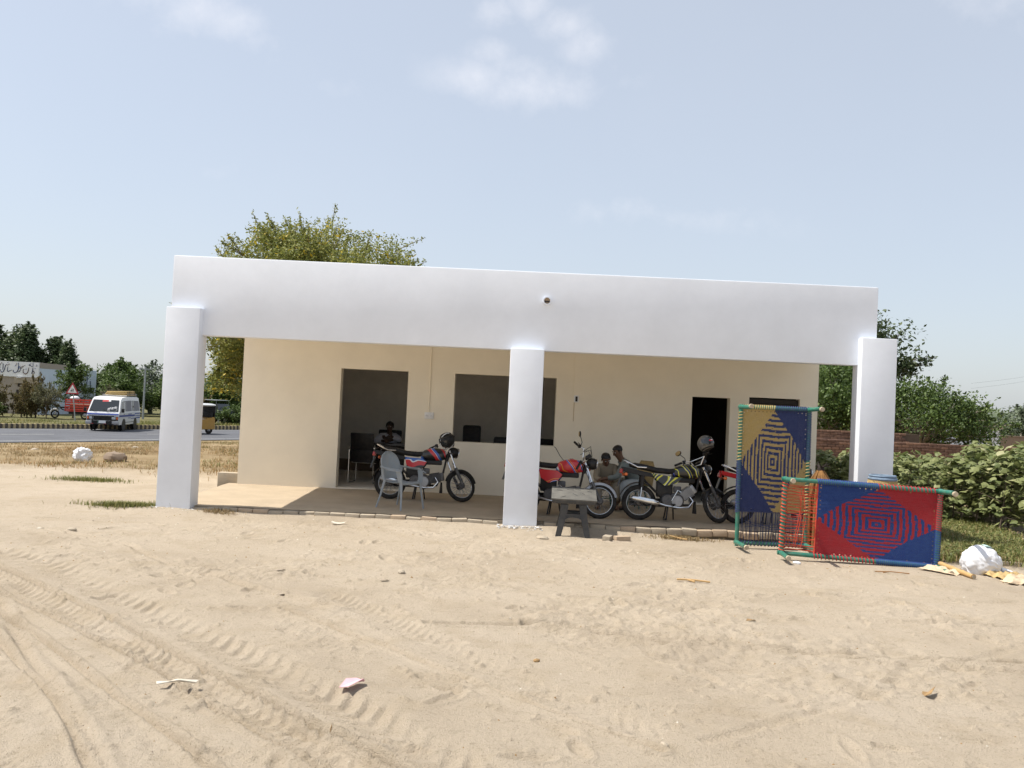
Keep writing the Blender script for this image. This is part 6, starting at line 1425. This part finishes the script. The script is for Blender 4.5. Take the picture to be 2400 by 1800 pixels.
tree('rnd3', dict(RD_,seed=43,leaves=4200,clumps=40), LM['haze'], MT['bark_pale'], 'tree', 'thin pale tree round the utility pole right of the van', (-33.2,81,-.5), 1.0, .2, sxy=1.05)
tree('rnd2', None, LM['mid'], MT['bark'], 'tree', 'green tree just left of the left column behind the road', (-29.6,76,-.5), .78, 3.3, sxy=1.2)
tree('rnd1', None, LM['mid'], MT['bark'], 'tree', 'low green tree hard against the left column behind the van', (-26.4,72,-.5), .66, 5.1, sxy=1.1)
tree('rnd2', None, LM['mid'], MT['bark'], 'tree', 'green tree behind the parked jeep in the porch gap', (-25.6,76,-.5), .8, 1.0, sxy=1.5)
tree('rnd1', None, LM['mid'], MT['bark'], 'tree', 'second green tree behind the parked jeep against the front wall edge', (-23.4,73,-.5), .85, 2.0, sxy=1.3)
BS = dict(H=1.9,R=1.15,base=.15,clumps=40,leaves=4200,lsize=.075,shape='round',spread=.2,trunk_r=.05,up=.4,twig=.45,branch_r=.018)
tree('bush1', dict(BS,seed=51), LM['brown'], MT['bark'], 'bush', 'brownish scrubby bush in front of the dark school door', (-33.15,59.5,-.5), 1.05, .4, sxy=.52)
tree('bush1', None, LM['brown'], MT['bark'], 'bush', 'taller brownish bush just right of the school door', (-32.75,60.4,-.5), 1.3, 2.0, sxy=.5)
tree('bush2', dict(BS,seed=52), LM['mid'], MT['bark'], 'bush', 'low green bush at the left picture edge behind the kerb', (-34.9,58.3,-.5), .5, .4, sxy=1.7)
tree('bush3', dict(BS,seed=53,leaves=1800,clumps=22), LM['brown'], MT['bark'], 'bush', 'bare thorny bush at the left picture edge before the school wall', (-35.2,59.5,-.5), 1.25, .9, sxy=.62)
tree('sap1', dict(seed=61,H=3.6,R=1.05,base=1.0,clumps=40,leaves=5200,lsize=.07,shape='round',spread=.2,trunk_r=.05,up=.4,twig=.45,branch_r=.018), LM['mid'], MT['bark'], 'tree', 'small green tree standing before the pale blue school wall', (-31.2,62.5,-.5), 1.04, .4, sxy=.92)
tree('sap2', dict(seed=62,H=2.6,R=1.2,base=.9,clumps=36,leaves=3600,lsize=.07,shape='umbrella',spread=.2,trunk_r=.05,up=.4,twig=.5,branch_r=.018), LM['olive'], MT['bark'], 'tree', 'olive leaved sapling with a thin trunk left of the warning sign', (-31.35,59.2,-.5), .80, .4, sxy=.75)
tree('sap2', None, LM['olive'], MT['bark'], 'tree', 'olive leaved sapling between the warning sign and the van', (-28.2,61.8,-.5), .80, 2.4, sxy=.8)
tree('bush2', None, LM['bright'], MT['bark'], 'bush', 'bright green bush right of the van behind the kerb', (-21.9,58.3,-.5), .62, 3, sxy=1.1)
tree('bush1', None, LM['brown'], MT['bark'], 'bush', 'brown dry bush right of the van under the trees', (-22.7,62.5,-.5), 1.2, 3, sxy=.7)
tree('bush2', None, LM['olive'], MT['bark'], 'bush', 'olive bush against the front wall edge beyond the road', (-19.5,61.5,-.5), .75, 1, sxy=1.2)
# right side
tree('big1', dict(seed=71,H=7.0,R=2.75,base=2.9,clumps=85,leaves=17000,lsize=.10,shape='round',spread=.15,trunk_r=.2,up=.4,twig=.7,branch_r=.04), LM['dark'], MT['bark'], 'tree', 'tall tree with an airy crown rising behind the right column', (15.2,40,0), .97, .4)
tree('dome', dict(seed=72,H=3.55,R=3.0,base=.75,clumps=90,leaves=22000,lsize=.075,shape='umbrella',spread=.13,trunk_r=.13,up=.5,twig=.5,branch_r=.035), LM['mid'], MT['bark_pale'], 'tree', 'wide dark round tree standing behind the brick walls right of the right column', (15.1,32.2,0), .93, 2.1, sxy=.86)
tree('dome', None, LM['mid'], MT['bark_pale'], 'tree', 'lower half of dark foliage joining the wide round tree to the right column', (12.5,35,0), 1.1, 4.0, sxy=.8)
tree('willow', dict(seed=73,H=6.2,R=2.0,base=.9,clumps=70,leaves=14000,lsize=.085,shape='round',spread=.18,trunk_r=.14,up=.1,twig=.6,branch_r=.03), LM['bright'], MT['bark'], 'tree', 'bright green tree filling the right half of the porch gap beside the right column', (13.3,37,0), .86, 1.0)
tree('willow2', dict(seed=74,H=6.4,R=1.9,base=.7,clumps=60,leaves=10000,lsize=.09,shape='cone',spread=.18,trunk_r=.12,up=.1,twig=.5,branch_r=.03), LM['olive'], MT['bark'], 'tree', 'greyish green tree in the porch gap next to the end of the front wall', (12.6,41,0), .93, .2, sxy=.8)
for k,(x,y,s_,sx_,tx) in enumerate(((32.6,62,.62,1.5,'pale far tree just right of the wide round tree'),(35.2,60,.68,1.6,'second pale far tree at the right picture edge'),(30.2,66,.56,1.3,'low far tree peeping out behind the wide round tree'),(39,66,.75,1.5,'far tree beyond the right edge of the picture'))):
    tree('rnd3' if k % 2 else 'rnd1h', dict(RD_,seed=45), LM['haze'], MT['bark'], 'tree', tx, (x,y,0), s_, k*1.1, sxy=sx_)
# far wood that closes the horizon
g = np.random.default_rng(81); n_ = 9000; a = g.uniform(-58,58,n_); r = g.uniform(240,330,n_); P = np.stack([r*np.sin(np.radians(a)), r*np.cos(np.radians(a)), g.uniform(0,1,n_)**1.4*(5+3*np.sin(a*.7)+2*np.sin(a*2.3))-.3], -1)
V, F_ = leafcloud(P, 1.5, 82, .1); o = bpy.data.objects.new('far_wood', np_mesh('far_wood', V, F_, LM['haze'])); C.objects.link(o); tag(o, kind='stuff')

# ---- cotton
LM['cotton'] = leaf_mat('cotton_leaf', (.12,.15,.05), (.27,.29,.12), (.40,.39,.21), .3, 1.6)
def cotton_mesh(seed, H, R, nl):
    g = np.random.default_rng(seed); mb = M(); mb.tube([(0,0,-.03),(g.normal()*.02,g.normal()*.02,H*.55),(g.normal()*.04,g.normal()*.04,H*.97)], [.012,.009,.004], 5)
    tips = []
    for k in range(13):
        z = H*(.14+.8*k/13); a = k*2.4+g.normal()*.3; ln = R*(1.15-.7*(k/13)**1.5)*g.uniform(.7,1.15); e = Vector((ln*math.cos(a), ln*math.sin(a), z+ln*.35)); mb.tube([(0,0,z),(e*.5).xyz+Vector((0,0,z*.5)),e], [.006,.005,.003], 4, False)
        tips.append((Vector((0,0,z)), e))
    lv = M(); lobes = [(0,0),(.06,-.28),(.38,-.52),(.56,-.30),(.92,0),(.56,.30),(.38,.52),(.06,.28)]
    for k in range(nl):
        s, e = tips[g.integers(0,len(tips))]; p = s.lerp(e, g.uniform(.35,1.08))+Vector(g.normal(size=3))*.045
        if k % 7 == 0: p = Vector((g.normal()*.06, g.normal()*.06, H*g.uniform(.85,1.04)))
        n0 = Vector((p.x*1.4+g.normal()*.45, p.y*1.4+g.normal()*.45, .55+g.random()*.6)).normalized(); d = Vector((p.x+g.normal()*.2, p.y+g.normal()*.2, -.15+g.normal()*.15)); d = (d-n0*d.dot(n0)).normalized(); w = n0.cross(d); sz = g.uniform(.075,.14)
        vs = [p+d*(a_*sz)+w*(b_*sz*1.15)-n0*(.22*sz*(abs(b_)+a_*a_*.6)) for a_,b_ in lobes]; lv.add([p+d*(.42*sz)]+vs, [(0,i+1,(i+1)%8+1) for i in range(8)])
    return mb.mesh('stem', MT['bark'], 60), lv.mesh('leaves', LM['cotton'], 0)
CM = [cotton_mesh(90+k, 1.25, .36, 150) for k in range(6)]
g_ = random.Random(17); nct = 0; rows_ = []
for i in range(7):
    for j in range(30):
        x = 5.9+j*.37+g_.uniform(-.10,.10)+.2*(i%2); y = 15.9+i*.58+g_.uniform(-.1,.1)
        if x > .61*y+.25: continue
        if x < 5.95+.0*y or y < 15.9+.9*max(0,7.9-x): continue
        if x < 6.3 and y < 20.9: continue
        rows_.append((x,y))
rows_ += [(8.75,15.55),(9.2,15.5),(9.6,15.6),(9.0,15.1),(9.45,15.05)]
rows_.sort(key=lambda p: p[1])
for (x, y) in rows_[:290]:
    k = g_.randrange(6); big = x > 8.35+.45*(y-15.5)
    lb = 'tall cotton plant standing above the rest at the right edge of the picture' if big else ('cotton plant seen through the gap between the front wall and the right column' if x < .385*y+.25 and x < 7.6 else ('cotton plant in the front edge of the field right of the right column' if y < 17.2 else 'cotton plant in the rows in front of the dark red brick wall'))
    t = thing('cotton_plant', lb, 'plant', (x,y,0), (g_.uniform(-.06,.06),g_.uniform(-.06,.06),g_.uniform(0,6.28)), lb.replace('cotton plant','cotton plants')); s_ = g_.uniform(1.0,1.22) if big else g_.uniform(.80,1.0); t.scale = (s_*1.12,s_*1.12,s_)
    obj_of('stem', CM[k][0], t); obj_of('leaves', CM[k][1], t)
